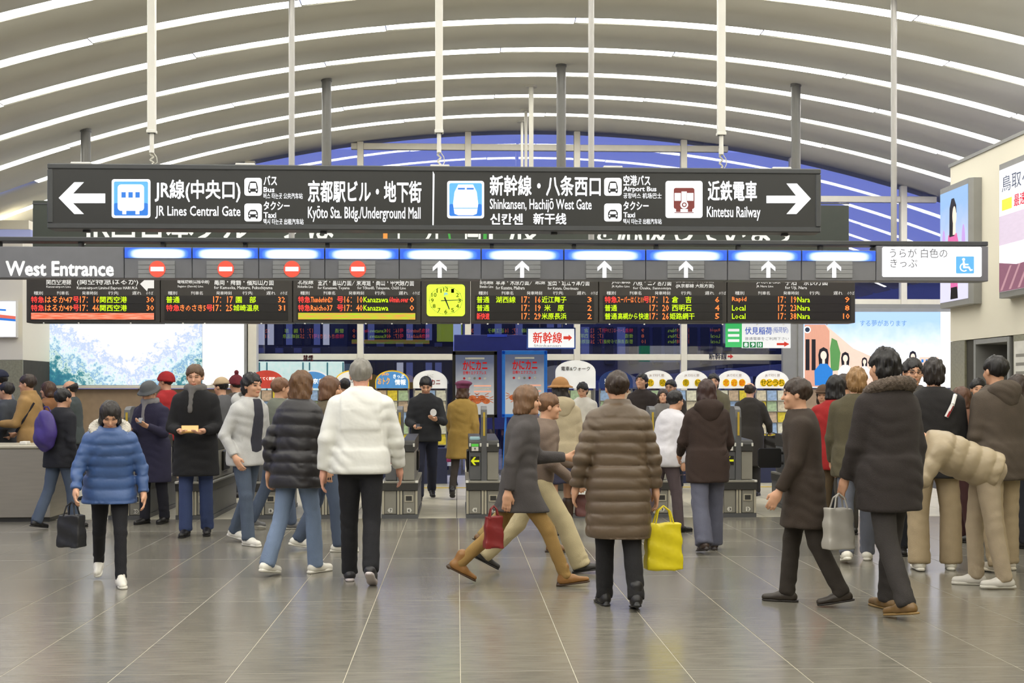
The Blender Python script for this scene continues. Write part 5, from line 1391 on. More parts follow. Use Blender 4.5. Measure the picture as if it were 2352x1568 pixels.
    if bottom[0] in ('trousers', 'jeans', 'wide', 'slim'):
        kk = {'trousers': (0.098, 0.068, 0.064), 'jeans': (0.097, 0.066, 0.068), 'wide': (0.102, 0.084, 0.090), 'slim': (0.092, 0.058, 0.052)}[bottom[0]]
        def tr_f(P):
            d = loft(toT(P), np.array([-0.15, -0.09, -0.02, 0.05, 0.10]), np.array([0.13, 0.172, 0.178, 0.165, 0.15]) * (0.6 + 0.4 * wide), np.array([0.085, 0.118, 0.125, 0.114, 0.105]), cap=0.03)
            for sd in (1, -1):
                h_, k_, a_ = J['hip', sd], J['knee', sd], J['ank', sd]
                e_ = a_ + (a_ - k_) / np.linalg.norm(a_ - k_) * 0.028
                g = smin(cone(P, h_, k_, kk[0], kk[1]), cone(P, k_, a_, kk[1], kk[2]), 0.02)
                ax_ = (a_ - k_) / np.linalg.norm(a_ - k_)
                g = smax(g, (P - e_) @ ax_, 0.01)
                g = g + wrinkle(P, 0.009, 1.5) * np.clip(1 - np.abs((P - a_) @ ax_ + 0.05) / 0.12, 0, 1) + wrinkle(P, 0.007, 1.3) * np.clip(1 - np.linalg.norm(P - k_, axis=1) / 0.16, 0, 1)
                d = smin(d, g, 0.022)
            return d + wrinkle(P, 0.004)
        lo, hi = bbox_grow([J[k] for k in J if k[0] in ('hip', 'knee', 'ank')] + [O + tor((0, 0, 0.08))], 0.20); lo[2] = 0.005
        V, Q = surface(tr_f, grid_axis(lo[0], hi[0], hg), grid_axis(lo[1], hi[1], hg), grid_axis(lo[2] - 0.04, hi[2], hg * 1.15))
        obj('trousers', mesh_quads(V, Q), cloth(bottom[1], 'denim' if bottom[0] == 'jeans' else 'cloth'), root)
    elif bottom[0] == 'skirt':
        hem = bottom[2] if len(bottom) > 2 else 0.60
        def sk(P):
            q = P - O
            d = loft(q, np.array([hem - O[2], -0.2, 0.0, 0.08]), np.array([0.215, 0.20, 0.172, 0.15]), np.array([0.17, 0.15, 0.125, 0.11]), cap=0.008)
            for sd in (1, -1): d = smin(d, smax(cone(P, J['hip', sd], J['knee', sd], 0.10, 0.09), hem - P[:, 2], 0.008), 0.04)
            return d + wrinkle(P, 0.003)
        V, Q = surface(sk, grid_axis(-0.32, 0.32, hg), grid_axis(-0.34, 0.34, hg), grid_axis(hem - 0.06, O[2] + 0.16, hg))
        obj('skirt', mesh_quads(V, Q), cloth(bottom[1]), root)
        def bt(P):
            d = None
            for sd in (1, -1):
                k_, a_ = J['knee', sd], J['ank', sd]
                g = cone(P, a_, a_ + (k_ - a_) * 0.72, 0.052, 0.064)
                d = g if d is None else np.minimum(d, g)
            return d
        lo, hi = bbox_grow([J['ank', 1], J['ank', -1], J['knee', 1], J['knee', -1]], 0.1)
        V, Q = surface(bt, grid_axis(lo[0], hi[0], hg), grid_axis(lo[1], hi[1], hg), grid_axis(lo[2], hi[2], hg))
        obj('boot_shafts', mesh_quads(V, Q), cloth(shoes[1], 'leather'), root)
    # --- jacket or coat
    th = to.get('thick', 0.028); hem = to.get('hem', 0.80); quilt = to.get('quilt', 0.0); slv = to.get('sleeve', 0.055)
    ja = (np.array([0.155, 0.165, 0.158, 0.170, 0.176, 0.155, 0.112, 0.072]) + th) * (0.5 + 0.5 * wide); jb = np.array([0.105, 0.113, 0.108, 0.115, 0.115, 0.104, 0.085, 0.072]) + th
    jz = np.array([-0.14, 0.0, 0.12, 0.26, 0.36, 0.43, 0.485, 0.52])
    cuff = to.get('cuff', 0.94)
    flare = to.get('flare', 0.0)
    def jk(P):
        q = toT(P)
        d = loft(q, jz, ja, jb, cap=0.03)
        for sd in (1, -1):
            sh_, el_, wr_ = J['sh', sd], J['elb', sd], J['wr', sd]
            ce = el_ + (wr_ - el_) * cuff
            g = smin(cone(P, sh_ - tor((sd * 0.012, 0, 0.004)), el_, slv + 0.010 + th * 0.3, slv + 0.002), cone(P, el_, ce, slv + 0.002, slv - 0.010), 0.02)
            ax_ = (wr_ - el_) / np.linalg.norm(wr_ - el_)
            g = smax(g, (P - ce) @ ax_, 0.008)
            g = g + wrinkle(P, 0.006, 1.3) * np.clip(1 - np.linalg.norm(P - el_, axis=1) / 0.15, 0, 1)
            if quilt:
                L1 = np.linalg.norm(P - sh_, axis=1) - 0.02
                g = g - 0.008 * (np.abs(np.sin(L1 * math.pi / quilt)) - 0.6)
            d = smin(d, g, 0.03)
        if hem < O[2] - 0.10:
            qq = P - O
            zz_ = np.array([hem - O[2], -0.25, -0.05, 0.06]) if hem - O[2] < -0.30 else np.array([hem - O[2], hem - O[2] + 0.04, -0.05, 0.06])
            k = loft(qq, zz_, np.array([0.175 + th + flare, 0.178 + th + flare * 0.5, 0.172 + th, 0.162 + th]) * (0.6 + 0.4 * wide), np.array([0.13 + th + flare, 0.13 + th + flare * .5, 0.118 + th, 0.108 + th]), cap=0.012)
            for sd in (1, -1): k = smin(k, cone(P, J['hip', sd], J['knee', sd], 0.085 + th, 0.075 + th * 0.8), 0.06)
            d = smin(d, k, 0.04)
        if quilt:
            zq = q[:, 2]
            d = d - 0.014 * (np.sqrt(np.abs(np.sin(zq * math.pi / quilt + 0.4))) - 0.7) * np.clip((0.44 - zq) / 0.05, 0, 1)
        d = d + wrinkle(P, 0.006)
        if to.get('yoke'): d = d - 0.009 / (1 + np.exp(np.clip(-(q[:, 2] - 0.205) / 0.004, -30, 30))) * (np.abs(q[:, 0]) < 0.15)
        if to.get('lift') is None:
            hn = (P[:, 2] - hem) if lean < 30 else (q[:, 2] - (hem - 0.95))
            d = smax(d, -hn, 0.012)
        # neck opening and collar
        d = smax(d, -cone(P, nbase + tor((0, 0.012, -0.01)), nbase + tor((0, 0.03, 0.16)), 0.060, 0.075), 0.01)
        cq = q - v3(0, 0.006, 0.512)
        rr_ = np.sqrt((cq[:, 0] / 1.08) ** 2 + cq[:, 1] ** 2)
        col = np.sqrt((rr_ - 0.073) ** 2 + (cq[:, 2] * to.get('collar', 0.75)) ** 2) - to.get('collar_r', 0.016)
        return smin(d, col, 0.012)
    allp = [J[k] for k in J if k[0] in ('sh', 'elb', 'wr', 'hip')] + [O, nbase] + ([J['knee', 1], J['knee', -1]] if hem < 0.7 else [])
    lo, hi = bbox_grow(allp, 0.20 + flare); lo[2] = hem - 0.06 if lean < 30 else lo[2]
    hj = (0.0115 if not quilt else 0.0105) / det
    V, Q = surface(jk, grid_axis(lo[0], hi[0], hj), grid_axis(lo[1], hi[1], hj), grid_axis(lo[2], hi[2], hj))
    gm = cloth(tcol, to.get('fab', 'cloth'))
    jo = obj(ttype, mesh_quads(V, Q), gm, root)
    def extra(name, f, c, r, m, h=0.011, parent=root):
        c = np.asarray(c, float); r = np.asarray(r, float)
        V, Q = surface(f, *[grid_axis(c[i] - r[i], c[i] + r[i], h / det ** 0.7) for i in range(3)])
        return obj(name, mesh_quads(V, Q), m, parent)
    if to.get('hood'):
        hcn = O + tor((0, -0.095, 0.485))
        def hd_f(P):
            q = (P - hcn) @ Rt
            d = ell(q, (0, 0, 0), (0.145, 0.085, 0.085)); d = smin(d, ell(q, (0, -0.015, -0.07), (0.10, 0.06, 0.09)), 0.04)
            d = smax(d, -ell(q, (0, 0.075, 0.06), (0.105, 0.085, 0.085)), 0.02)
            for sd in (1, -1): d = smin(d, cone(q, (sd * 0.105, 0.03, 0.0), (sd * 0.06, 0.15, -0.03), 0.036, 0.022), 0.03)
            return d + wrinkle(P, 0.005, 1.4)
        extra('hood', hd_f, hcn, (0.22, 0.24, 0.22), gm)
    if to.get('fur'):
        fc = O + tor((0, -0.02, 0.50))
        def fu(P):
            q = (P - fc) @ Rt
            rr_ = np.sqrt((q[:, 0] / 1.25) ** 2 + ((q[:, 1] + 0.01)) ** 2)
            z = q[:, 2] - 0.35 * (-q[:, 1] - 0.02)
            d = np.sqrt((rr_ - 0.105) ** 2 + z ** 2) - 0.042
            return d + 0.006 * np.sin(q[:, 0] * 170 + q[:, 2] * 60) * np.sin(q[:, 1] * 150 - q[:, 2] * 90) + 0.004 * np.sin(q[:, 0] * 290 + q[:, 1] * 210)
        extra('fur_collar', fu, fc, (0.24, 0.24, 0.17), cloth(to['fur'], 'fur'), 0.009)
    if scarf:
        sc_ = O + tor((0, 0.01, 0.53))
        def sf(P):
            q = (P - sc_) @ Rt
            rr_ = np.sqrt((q[:, 0] / 1.1) ** 2 + q[:, 1] ** 2); d = np.sqrt((rr_ - 0.072) ** 2 + (q[:, 2] * 0.8) ** 2) - 0.033
            d = smin(d, cone(q, (0.02, 0.085, -0.03), (0.03, 0.125, -0.22), 0.032, 0.028), 0.03)
            return d + wrinkle(P, 0.005, 2.0)
        extra('scarf', sf, sc_ + np.array([0, 0.03, -0.06]), (0.17, 0.2, 0.24), cloth(scarf))
    if to.get('under'):                       # a darker shirt front showing between the open edges of the jacket
        def un(P):
            q = toT(P); d = loft(q, jz, ja + 0.011, jb + 0.011, cap=0.03)
            return smax(smax(d, np.abs(q[:, 0]) - 0.055 - 0.05 * (0.45 - q[:, 2]), 0.01), -q[:, 1] + 0.05, 0.01)
        extra('shirt_front', lambda P: smax(un(P), hem + 0.01 - P[:, 2], 0.01), O + tor((0, 0.08, 0.22)), (0.22, 0.24, 0.36), cloth(to['under']))
    # --- hair and hats
    hh_ = hair[0]
    def hr(P):
        q = toH(P)
        big = 0.004 if hat else 0.0
        e = ell(q, (0, -0.014, 0.034), (0.088 - big, 0.108 - big, 0.097 - big))
        if hh_ in ('long', 'bob'):
            zb = -0.22 if hh_ == 'long' else -0.115
            dr = smax(loft(q, np.array([zb, -0.06, 0.04]), np.array([0.095, 0.096, 0.084]), np.array([0.065, 0.085, 0.09]), np.array([-0.055, -0.03, -0.015]), cap=0.02), -ell(q, (0, 0.10, -0.06), (0.062, 0.12, 0.17)), 0.012)
            dr = smax(dr, -cone(q, (0, 0.0, -0.05), (0, 0.01, -0.3), 0.045, 0.05), 0.01)
            d = smin(smax(e, -ell(q, (0, 0.118, -0.03), (0.070, 0.066, 0.085)), 0.012), dr, 0.02)
        else:
            d = smax(e, -ell(q, (0, 0.120, -0.038), (0.078, 0.072, 0.098)), 0.012)
            cut = -0.062 + 0.62 * np.clip(q[:, 1] + 0.075, 0, 0.2)
            d = smax(d, cut - q[:, 2], 0.01)
            if hh_ == 'bun': d = smin(d, ell(q, (0, -0.125, 0.045), (0.042, 0.036, 0.042)), 0.015)
            if hh_ == 'bald': d = smax(d, -ell(q, (0, 0.03, 0.12), (0.11, 0.125, 0.105)), 0.01)
            if hh_ == 'shaggy': d = smin(d, ell(q, (0, -0.045, -0.02), (0.084, 0.072, 0.085)), 0.02)
        st = 0.0035 * np.sin(np.arctan2(q[:, 0], q[:, 1] + 0.01) * 26 + ph[5]) * (1 + 0.5 * np.sin(q[:, 2] * 60)) + 0.004 * np.sin(q[:, 0] * 75 + ph[6]) * np.sin(q[:, 2] * 62 + q[:, 1] * 44 + ph[7])
        return d + st * (1.7 if hh_ == 'shaggy' else 1.0)
    if not (hat and hat[0] in ('full',)):
        hz = 0.30 if hh_ == 'long' else 0.20
        extra('hair', hr, hc + Rh @ v3(0, -0.02, 0.03 - (hz - 0.17)), (0.15, 0.19, hz + 0.02), cloth(hair[1], 'hair'), 0.0085)
    if hat:
        hk, hcol_ = hat[0], hat[1]
        def ht(P):
            q = toH(P)
            if hk == 'beret':
                return smin(ell(q, (0.015, -0.02, 0.105), (0.125, 0.13, 0.045)), smax(ell(q, (0, -0.012, 0.04), (0.095, 0.116, 0.1)), 0.03 - q[:, 2], 0.01), 0.03) + wrinkle(P, 0.005, 2)
            d = smax(ell(q, (0, -0.012, 0.042), (0.098, 0.120, 0.105)), (0.018 if hk == 'beanie' else 0.032) - q[:, 2] - 0.12 * q[:, 1], 0.012)
            if hk == 'beanie':
                rr_ = np.sqrt((q[:, 0] / 0.84) ** 2 + (q[:, 1] + 0.012) ** 2); d = smin(d, np.sqrt((rr_ - 0.112) ** 2 + ((q[:, 2] - 0.03 - 0.12 * q[:, 1]) * 0.6) ** 2) - 0.014, 0.01)
                if len(hat) > 2: d = smin(d, np.linalg.norm(q - v3(0, -0.02, 0.175), axis=1) - 0.034, 0.008)
                d = d + 0.002 * np.sin(np.arctan2(q[:, 0], q[:, 1]) * 40)
            elif hk == 'bucket':
                d = smin(d, loft(q - v3(0, -0.01, 0), np.array([0.015, 0.05]), np.array([0.135, 0.10]), np.array([0.155, 0.122]), cap=0.01), 0.01)
                d = smax(d, q[:, 2] - 0.135, 0.015)
            elif hk == 'straw':
                rr_ = np.sqrt(q[:, 0] ** 2 + (q[:, 1] + 0.01) ** 2)
                d = smin(d, np.maximum(rr_ - 0.140, np.abs(q[:, 2] - 0.045 + (rr_ - 0.1) * 0.35) - 0.008), 0.015)
            elif hk == 'cap':
                br = np.maximum(np.abs(q[:, 2] - 0.045 + 0.18 * (q[:, 1] - 0.1)) - 0.006, np.sqrt((q[:, 0] / 0.085) ** 2 + ((q[:, 1] - 0.09) / 0.105) ** 2) * 0.085 - 0.085)
                d = smin(d, br, 0.008)
            return d
        extra(('beret' if hk == 'beret' else 'hat'), ht, hc + Rh @ v3(0, 0.01, 0.10), (0.20, 0.24, 0.16), cloth(hcol_), 0.0085)
    if glasses:
        fr_ = MB()
        for sd in (1, -1):
            c = [(sd * 0.031 + 0.022 * math.cos(t * math.pi / 6), 0.112, 0.001 + 0.015 * math.sin(t * math.pi / 6)) for t in range(13)]
            fr_.path(c, 0.002, 5); fr_.tube((sd * 0.053, 0.112, 0.004), (sd * 0.080, 0.0, 0.004), 0.002, n=5)
        fr_.tube((-0.009, 0.112, 0.003), (0.009, 0.112, 0.003), 0.002, n=5)
        g = fr_.build('glasses', M_gk, root); g.matrix_local = Matrix.Translation(Vector([float(v) for v in hc])) @ Matrix([[float(a) for a in r] for r in Rh]).to_4x4()
    for k, sd in ((0, 1), (1, -1)):
        fp = legs[k][3]
        shoe(shoes[0], shoes[1], shoes[2], root, J['ank', sd], rotz(-sd * 6) @ rotx(-fp))
    # places in the hall for things in the hands
    Rz = rotz(face)
    def world(p): return np.array([X, Y, 0]) + s * (Rz @ np.asarray(p, np.float32))
    return dict(root=root, hand={sd: world(W + u * 0.085 + n * 0.012) for sd, W, u, n, w_ in hands}, world=world, J=J, O=O, tor=tor, s=s, face=face)

# ------------------------------------------------------------------ the crowd
def pz(base, **k): d = dict(base); d.update(k); return d
WS = ('sneaker', (232, 228, 216), (236, 232, 220)); BS = ('shoe', (28, 26, 25), (22, 20, 20)); BRS = ('shoe', (120, 86, 50), (60, 44, 28))
BLK, DK, BRN, DBR, GRY = (24, 21, 20), (38, 32, 28), (74, 50, 32), (52, 38, 28), (128, 126, 120)
JEAN, LJEAN, NAVY, KHAKI, BLACKT = (76, 88, 108), (120, 138, 166), (34, 38, 52), (172, 154, 124), (24, 24, 28)
NEAR, MID, FAR = 0.84, 0.60, 0.45
pp = {}
# behind the steel counter
pp['cap'] = person('man in a dark cap and pale grey jacket far behind the steel counter', 6, 17.6, 1.79, 75, ('jacket', (120, 124, 130), {}), hat=('cap', (36, 40, 60)), det=FAR)
pp['dark1'] = person('person in a dark grey coat behind the counter next to the camel coat', 22, 17.15, 1.64, 80, ('jacket', (66, 70, 76), {}), det=FAR, pose=POCKET)
pp['camel'] = person('man in a camel coat with crossed dark straps behind the counter', 72, 16.75, 1.735, 85, ('coat', (166, 132, 82), dict(hem=0.55, collar=0.5, collar_r=0.026)), det=MID, pose=pz(POCKET, arms=((10, 10, 50, 15), (20, 10, 70, 20))), hair=('short', DBR))
pp['black1'] = person('short person in a black jacket low behind the counter edge', -34, 16.55, 1.42, 100, ('jacket', (34, 32, 34), {}), det=FAR)
pp['bald1'] = person('balding man in a grey-green jacket beyond the camel coat', 168, 18.3, 1.68, 95, ('jacket', (70, 78, 78), {}), hair=('bald', DK), det=MID, pose=SLOW)
pp['brown1'] = person('brown-haired head half hidden beyond the camel coat', 118, 18.6, 1.66, 90, ('jacket', (140, 96, 60), {}), hair=('bob', BRN), det=FAR)
pp['redhat'] = person('person in a pointed red knitted hat and red jacket near the landscape billboard', 388, 18.4, 1.78, 70, ('jacket', (168, 40, 42), {}), hat=('beanie', (164, 38, 40)), det=MID)
pp['beigecap'] = person('man in a beige cap beyond the black coat', 514, 18.2, 1.70, 60, ('jacket', (96, 96, 98), {}), hat=('cap', (196, 172, 138)), det=FAR)
pp['pompom'] = person('person in a maroon knitted hat with white bobble beyond the grey hoodie', 546, 18.8, 1.74, 40, ('jacket', (80, 74, 70), {}), hat=('beanie', (112, 36, 46), 1), det=FAR)
# left half, before and in the gates
pp['purple'] = person('person in a black jacket and blue jeans with a purple backpack', 138, 14.55, 1.56, -35, ('jacket', (28, 29, 36), dict(hem=0.74)), ('jeans', JEAN), BS, hair=('short', BLK), det=NEAR, pose=pz(SLOW, arms=((-6, 9, 20, 5), (15, 12, 40, 8))))
pp['bucket'] = person('person in a navy coat and grey bucket hat looking down at a phone', 352, 15.05, 1.63, 160, ('coat', (44, 42, 66), dict(hem=0.50, collar=0.5, collar_r=0.024)), ('trousers', (30, 30, 40)), BS, hat=('bucket', (92, 94, 96)), pose=PHONE, nod=24, scarf=(140, 138, 140), det=NEAR, lean=6)
pp['bluepuff'] = person('short person in a blue quilted jacket with white fur collar and black trousers', 252, 10.4, 1.50, 196, ('puffer_jacket', (64, 92, 142), dict(hem=0.72, quilt=0.10, thick=0.045, fab='nylon', fur=(206, 200, 188), flare=0.02)), ('slim', (26, 26, 30)), WS, hair=('bob', DK), pose=pz(WALKL, arms=((12, 22, 28, 6), (-6, 22, 26, 6))), lean=12, nod=28, det=NEAR)
pp['blackcoat'] = person('tall man in a long black coat, grey scarf and jeans holding a tan wallet', 450, 13.75, 1.80, 182, ('coat', (26, 26, 28), dict(hem=0.60, flare=0.03)), ('jeans', (58, 72, 112)), BS, hair=('short', (96, 72, 50)), pose=pz(PHONE, arms=((8, 12, 74, 34), (8, 12, 74, 34))), scarf=(112, 110, 108), nod=6, det=NEAR, skin=(220, 168, 138))
pp['greyhood'] = person('young man in an open light grey hoodie over a dark shirt, jeans and white sneakers', 566, 13.0, 1.71, -128, ('hoodie', (196, 196, 194), dict(hem=0.78, hood=1, under=(56, 56, 66))), ('jeans', (82, 94, 112)), WS, hair=('shaggy', BLK), pose=pz(SLOW, arms=((-16, 18, 46, 14), (-10, 18, 46, 14))), lean=6, det=NEAR)
pp['puffblack'] = person('brown-haired woman in a black quilted jacket and pale jeans, back turned', 682, 10.85, 1.70, -32, ('puffer_jacket', (42, 40, 42), dict(hem=0.72, quilt=0.105, thick=0.042, fab='nylon', flare=0.02)), ('jeans', LJEAN), WS, hair=('long', (98, 68, 40)), pose=pz(SLOW, arms=((22, 9, 26, 6), (-24, 14, 30, 0))), lean=5, wide=0.94, det=NEAR)
pp['olive0'] = person('person in a grey-green jacket behind the black quilted jacket', 636, 14.4, 1.68, -60, ('jacket', (112, 116, 104), {}), ('jeans', JEAN), ('sneaker', (110, 110, 110), (200, 198, 190)), hair=('short', (120, 84, 60)), det=MID, pose=SLOW)
pp['behindwhite'] = person('brown-haired person in jeans and white sneakers half hidden by the white jacket', 748, 12.4, 1.67, -85, ('jacket', (94, 84, 66), dict(hem=0.78)), ('jeans', JEAN), WS, hair=('bob', (104, 72, 48)), det=MID, pose=SLOW, wide=0.92)
pp['white'] = person('grey-haired man in a white jacket and black trousers walking away', 828, 10.35, 1.78, 2, ('jacket', (226, 226, 220), dict(yoke=1, hem=0.83, thick=0.04, fab='nylon', sleeve=0.066, collar=0.5, collar_r=0.02)), ('trousers', BLACKT), ('sneaker', (34, 32, 36), (206, 196, 196)), hair=('short', (132, 128, 120)), pose=dict(legs=((-10, 24, 1, 26), (10, 5, 1, 0)), arms=((8, 17, 14, 0), (-12, 15, 18, 0))), lean=5, wide=1.06, det=0.95, skin=(216, 160, 136))
pp['far0'] = person('small dark-haired person far beyond by the route map', 794, 20.3, 1.72, 30, ('jacket', (50, 50, 56), {}), det=FAR)
# centre
pp['phone'] = person('man in a black zip jacket looking at a phone in the gate lane', 978, 18.2, 1.75, 182, ('jacket', (38, 39, 42), dict(hem=0.80)), ('trousers', (30, 33, 50)), BS, hair=('short', BLK), pose=pz(PHONE, legs=((16, 10, 1, 0), (-14, 18, 1, 12)), arms=((6, 12, 70, 26), (14, 14, 86, 34))), nod=22, lean=5, det=NEAR)
pp['mustard'] = person('woman in a mustard coat and plum beret walking away past the gate', 1062, 18.6, 1.70, -8, ('coat', (158, 128, 62), dict(hem=0.56, flare=0.05)), ('slim', (50, 42, 36)), BS, hair=('bob', BRN), hat=('beret', (112, 52, 82)), pose=WALK, wide=0.92, det=MID)
pp['greywoman'] = person('woman in a dark grey coat with tan trousers and heeled boots striding past', 1192, 10.15, 1.64, -90, ('coat', (78, 74, 74), dict(hem=0.60, flare=0.02)), ('slim', (160, 128, 74)), ('boot', (150, 106, 56), (70, 48, 26)), hair=('bob', (112, 82, 56)), pose=pz(STRIDE, arms=((-22, 9, 16, 0), (30, 10, 60, 6))), wide=0.92, det=NEAR, lean=5)
pp['cream'] = person('person in cream trousers and dark shoes striding behind the dark grey coat', 1236, 10.85, 1.58, -86, ('jacket', (120, 104, 92), dict(hem=0.78)), ('wide', (202, 188, 150)), ('shoe', (52, 50, 48), (40, 38, 36)), hair=('short', (110, 78, 52)), pose=pz(STRIDE, arms=((10, 8, 40, 6), (20, 8, 60, 6))), wide=0.86, det=NEAR, lean=8)
pp['tan'] = person('person in tan trousers and shoes half hidden behind the dark grey coat', 1205, 12.3, 1.62, -88, ('jacket', (96, 84, 92), dict(hem=0.78)), ('trousers', (164, 138, 88)), BRS, hair=('short', DK), pose=WALK, det=MID)
pp['beige'] = person('woman in a beige hooded jacket, straw hat and bare knees walking away', 1288, 13.55, 1.66, 4, ('jacket', (190, 176, 146), dict(hem=0.76, hood=1, thick=0.034)), ('skirt', (54, 54, 74), 0.58), ('boot', (70, 52, 40), (40, 30, 24)), hair=('bob', DK), hat=('straw', (168, 122, 74)), pose=SLOW, wide=0.93, det=NEAR)
pp['quilt'] = person('dark-haired woman in a long brown quilted coat walking away', 1420, 9.1, 1.66, 4, ('quilted_coat', (96, 80, 62), dict(hem=0.50, quilt=0.085, thick=0.045, fab='nylon', sleeve=0.06, flare=0.01, collar=0.5, collar_r=0.024)), ('trousers', (30, 29, 30)), ('boot', (28, 26, 26), (20, 20, 20)), hair=('bun', DBR), pose=dict(legs=((-8, 14, 1, 10), (8, 4, 1, 0)), arms=((-2, 17, 8, 0), (-10, 20, 30, 0))), wide=1.0, det=0.95)
pp['whitepink'] = person('person in a white jacket leaning past the quilted coat', 1528, 13.9, 1.55, -60, ('jacket', (222, 220, 226), dict(hem=0.78, thick=0.035, fab='nylon')), ('trousers', (96, 84, 88)), BS, hair=('short', BLK), pose=SLOW, det=MID, lean=14)
pp['brownhood'] = person('woman in a dark brown hooded jacket and flared jeans walking to the gate', 1625, 12.25, 1.64, 2, ('jacket', (56, 42, 36), dict(hem=0.68, hood=1, thick=0.034)), ('wide', (96, 98, 114)), ('boot', (66, 52, 44), (40, 32, 28)), hair=('bob', (62, 42, 38)), pose=pz(SLOW, arms=((12, 14, 44, 8), (12, 14, 44, 8))), wide=0.95, det=NEAR)
pp['face1'] = person('young man with black hair facing us beside the train walk rack', 1340, 19.9, 1.66, 160, ('jacket', (226, 222, 212), {}), nod=14, det=MID, hair=('shaggy', BLK))
pp['face2'] = person('tall young man looking up at the displays by the navy rack', 1476, 19.6, 1.80, 150, ('jacket', (50, 42, 40), {}), nod=-14, det=MID, hair=('shaggy', BLK))
pp['face3'] = person('short woman with fringed hair before the white rack headers', 1523, 19.0, 1.56, 170, ('jacket', (120, 116, 112), {}), hair=('bob', DBR), nod=-8, det=MID, wide=0.9)
pp['face4'] = person('man glancing over the short woman\'s shoulder before the racks', 1543, 19.9, 1.70, 150, ('jacket', (64, 58, 54), {}), det=MID)
pp['face5'] = person('young man in an olive jacket with open collar before the racks', 1638, 19.4, 1.79, 172, ('jacket', (110, 104, 80), {}), det=MID, hair=('shaggy', BLK), nod=-5)
pp['bald2'] = person('bald man in a long dark coat with a bag under his arm beyond the gates', 1722, 18.7, 1.65, -20, ('coat', (46, 42, 38), dict(hem=0.45)), ('trousers', (40, 38, 36)), BS, hair=('bald', DBR), det=MID, pose=pz(STAND, arms=((6, 22, 50, 10), (4, 9, 20, 5))))
# right half
pp['ghost'] = person('person in a dark brown coat striding across before the last gate', 1848, 9.15, 1.62, 75, ('coat', (58, 48, 40), dict(hem=0.58, flare=0.02)), ('trousers', (52, 46, 40)), ('shoe', (52, 44, 36), (36, 30, 26)), hair=('short', DBR), pose=SLOW, det=NEAR, lean=4)
pp['red'] = person('person in a bright red jacket and brown trousers in the queue', 1918, 12.3, 1.68, -25, ('jacket', (162, 36, 36), dict(hem=0.78)), ('trousers', (92, 76, 54)), BRS, hair=('bob', BLK), pose=SLOW, det=NEAR)
pp['smallface'] = person('small woman with a brown hat beyond the red jacket', 1894, 15.0, 1.58, 150, ('jacket', (110, 92, 74), {}), hair=('bob', DBR), hat=('cap', (92, 70, 52)), det=FAR)
pp['olive'] = person('blond-haired person in an olive jacket, grey jeans and white sneakers', 1968, 11.45, 1.74, -15, ('jacket', (84, 78, 58), dict(hem=0.74, thick=0.034)), ('jeans', (104, 108, 120)), WS, hair=('shaggy', (150, 116, 76)), pose=SLOW, det=NEAR)
pp['furhood'] = person('tall man in a dark coat with a fur-trimmed hood, back turned', 2042, 8.75, 1.82, 22, ('coat', (48, 42, 40), dict(hem=0.66, fur=(104, 92, 82), thick=0.04)), ('trousers', (56, 52, 50)), ('shoe', (120, 92, 52), (150, 120, 70)), hair=('shaggy', BLK), pose=SLOW, det=0.95)
pp['glasses'] = person('young man with glasses facing us over the dark shoulders', 2093, 11.95, 1.82, 176, ('jacket', (88, 84, 82), {}), hair=('shaggy', BLK), glasses=True, det=NEAR)
pp['blackjk'] = person('man in a black jacket with a striped shoulder strap, khaki trousers and white sneakers', 2146, 10.9, 1.80, -12, ('jacket', (34, 32, 32), dict(hem=0.74, thick=0.036)), ('wide', KHAKI), WS, hair=('shaggy', (42, 36, 34)), pose=pz(STAND, legs=((4, 6, 7, 0), (-4, 6, 7, 0))), wide=1.04, det=NEAR)
pp['brownjk'] = person('man in a brown hooded jacket and khaki trousers with striped sneakers, back turned', 2296, 10.8, 1.82, 18, ('jacket', (84, 74, 64), dict(hem=0.72, hood=1, thick=0.038)), ('wide', (178, 160, 130)), ('sneaker', (210, 202, 186), (226, 218, 200)), hair=('short', BLK), pose=pz(STAND, legs=((6, 6, 5, 0), (-6, 6, 5, 0))), wide=1.04, det=NEAR)
pp['bent'] = person('person in a beige quilted jacket bending forward before the queue', 2262, 9.9, 1.66, 80, ('puffer_jacket', (166, 150, 122), dict(hem=0.86, quilt=0.11, thick=0.05, fab='nylon')), ('trousers', (176, 160, 136)), ('sneaker', (206, 202, 194), (214, 210, 200)), hair=('short', (110, 88, 66)), pose=dict(legs=((8, 10, 3, 0), (-6, 6, 3, 0)), arms=((35, 9, 14, 6), (30, 9, 14, 6))), lean=68, nod=40, det=NEAR)
pp['r1'] = person('brown-haired woman in the queue between the black and brown jackets', 2216, 12.9, 1.56, 60, ('jacket', (120, 84, 66), {}), ('trousers', (70, 40, 40)), hair=('bob', (88, 58, 40)), det=MID)
pp['r2'] = person('dark-haired person facing us between the black and brown jackets', 2246, 14.2, 1.66, 165, ('jacket', (92, 88, 86), {}), hair=('short', BLK), det=MID)
pp['r3'] = person('dark-haired person at the picture edge beyond the brown hooded jacket', 2346, 12.4, 1.68, 40, ('jacket', (84, 86, 92), {}), hair=('bob', DBR), det=MID)
pp['r4'] = person('person in a grey jacket behind the red jacket in the queue', 1944, 13.6, 1.70, 20, ('jacket', (96, 88, 76), {}), ('trousers', (70, 66, 60)), hair=('short', DBR), det=FAR)

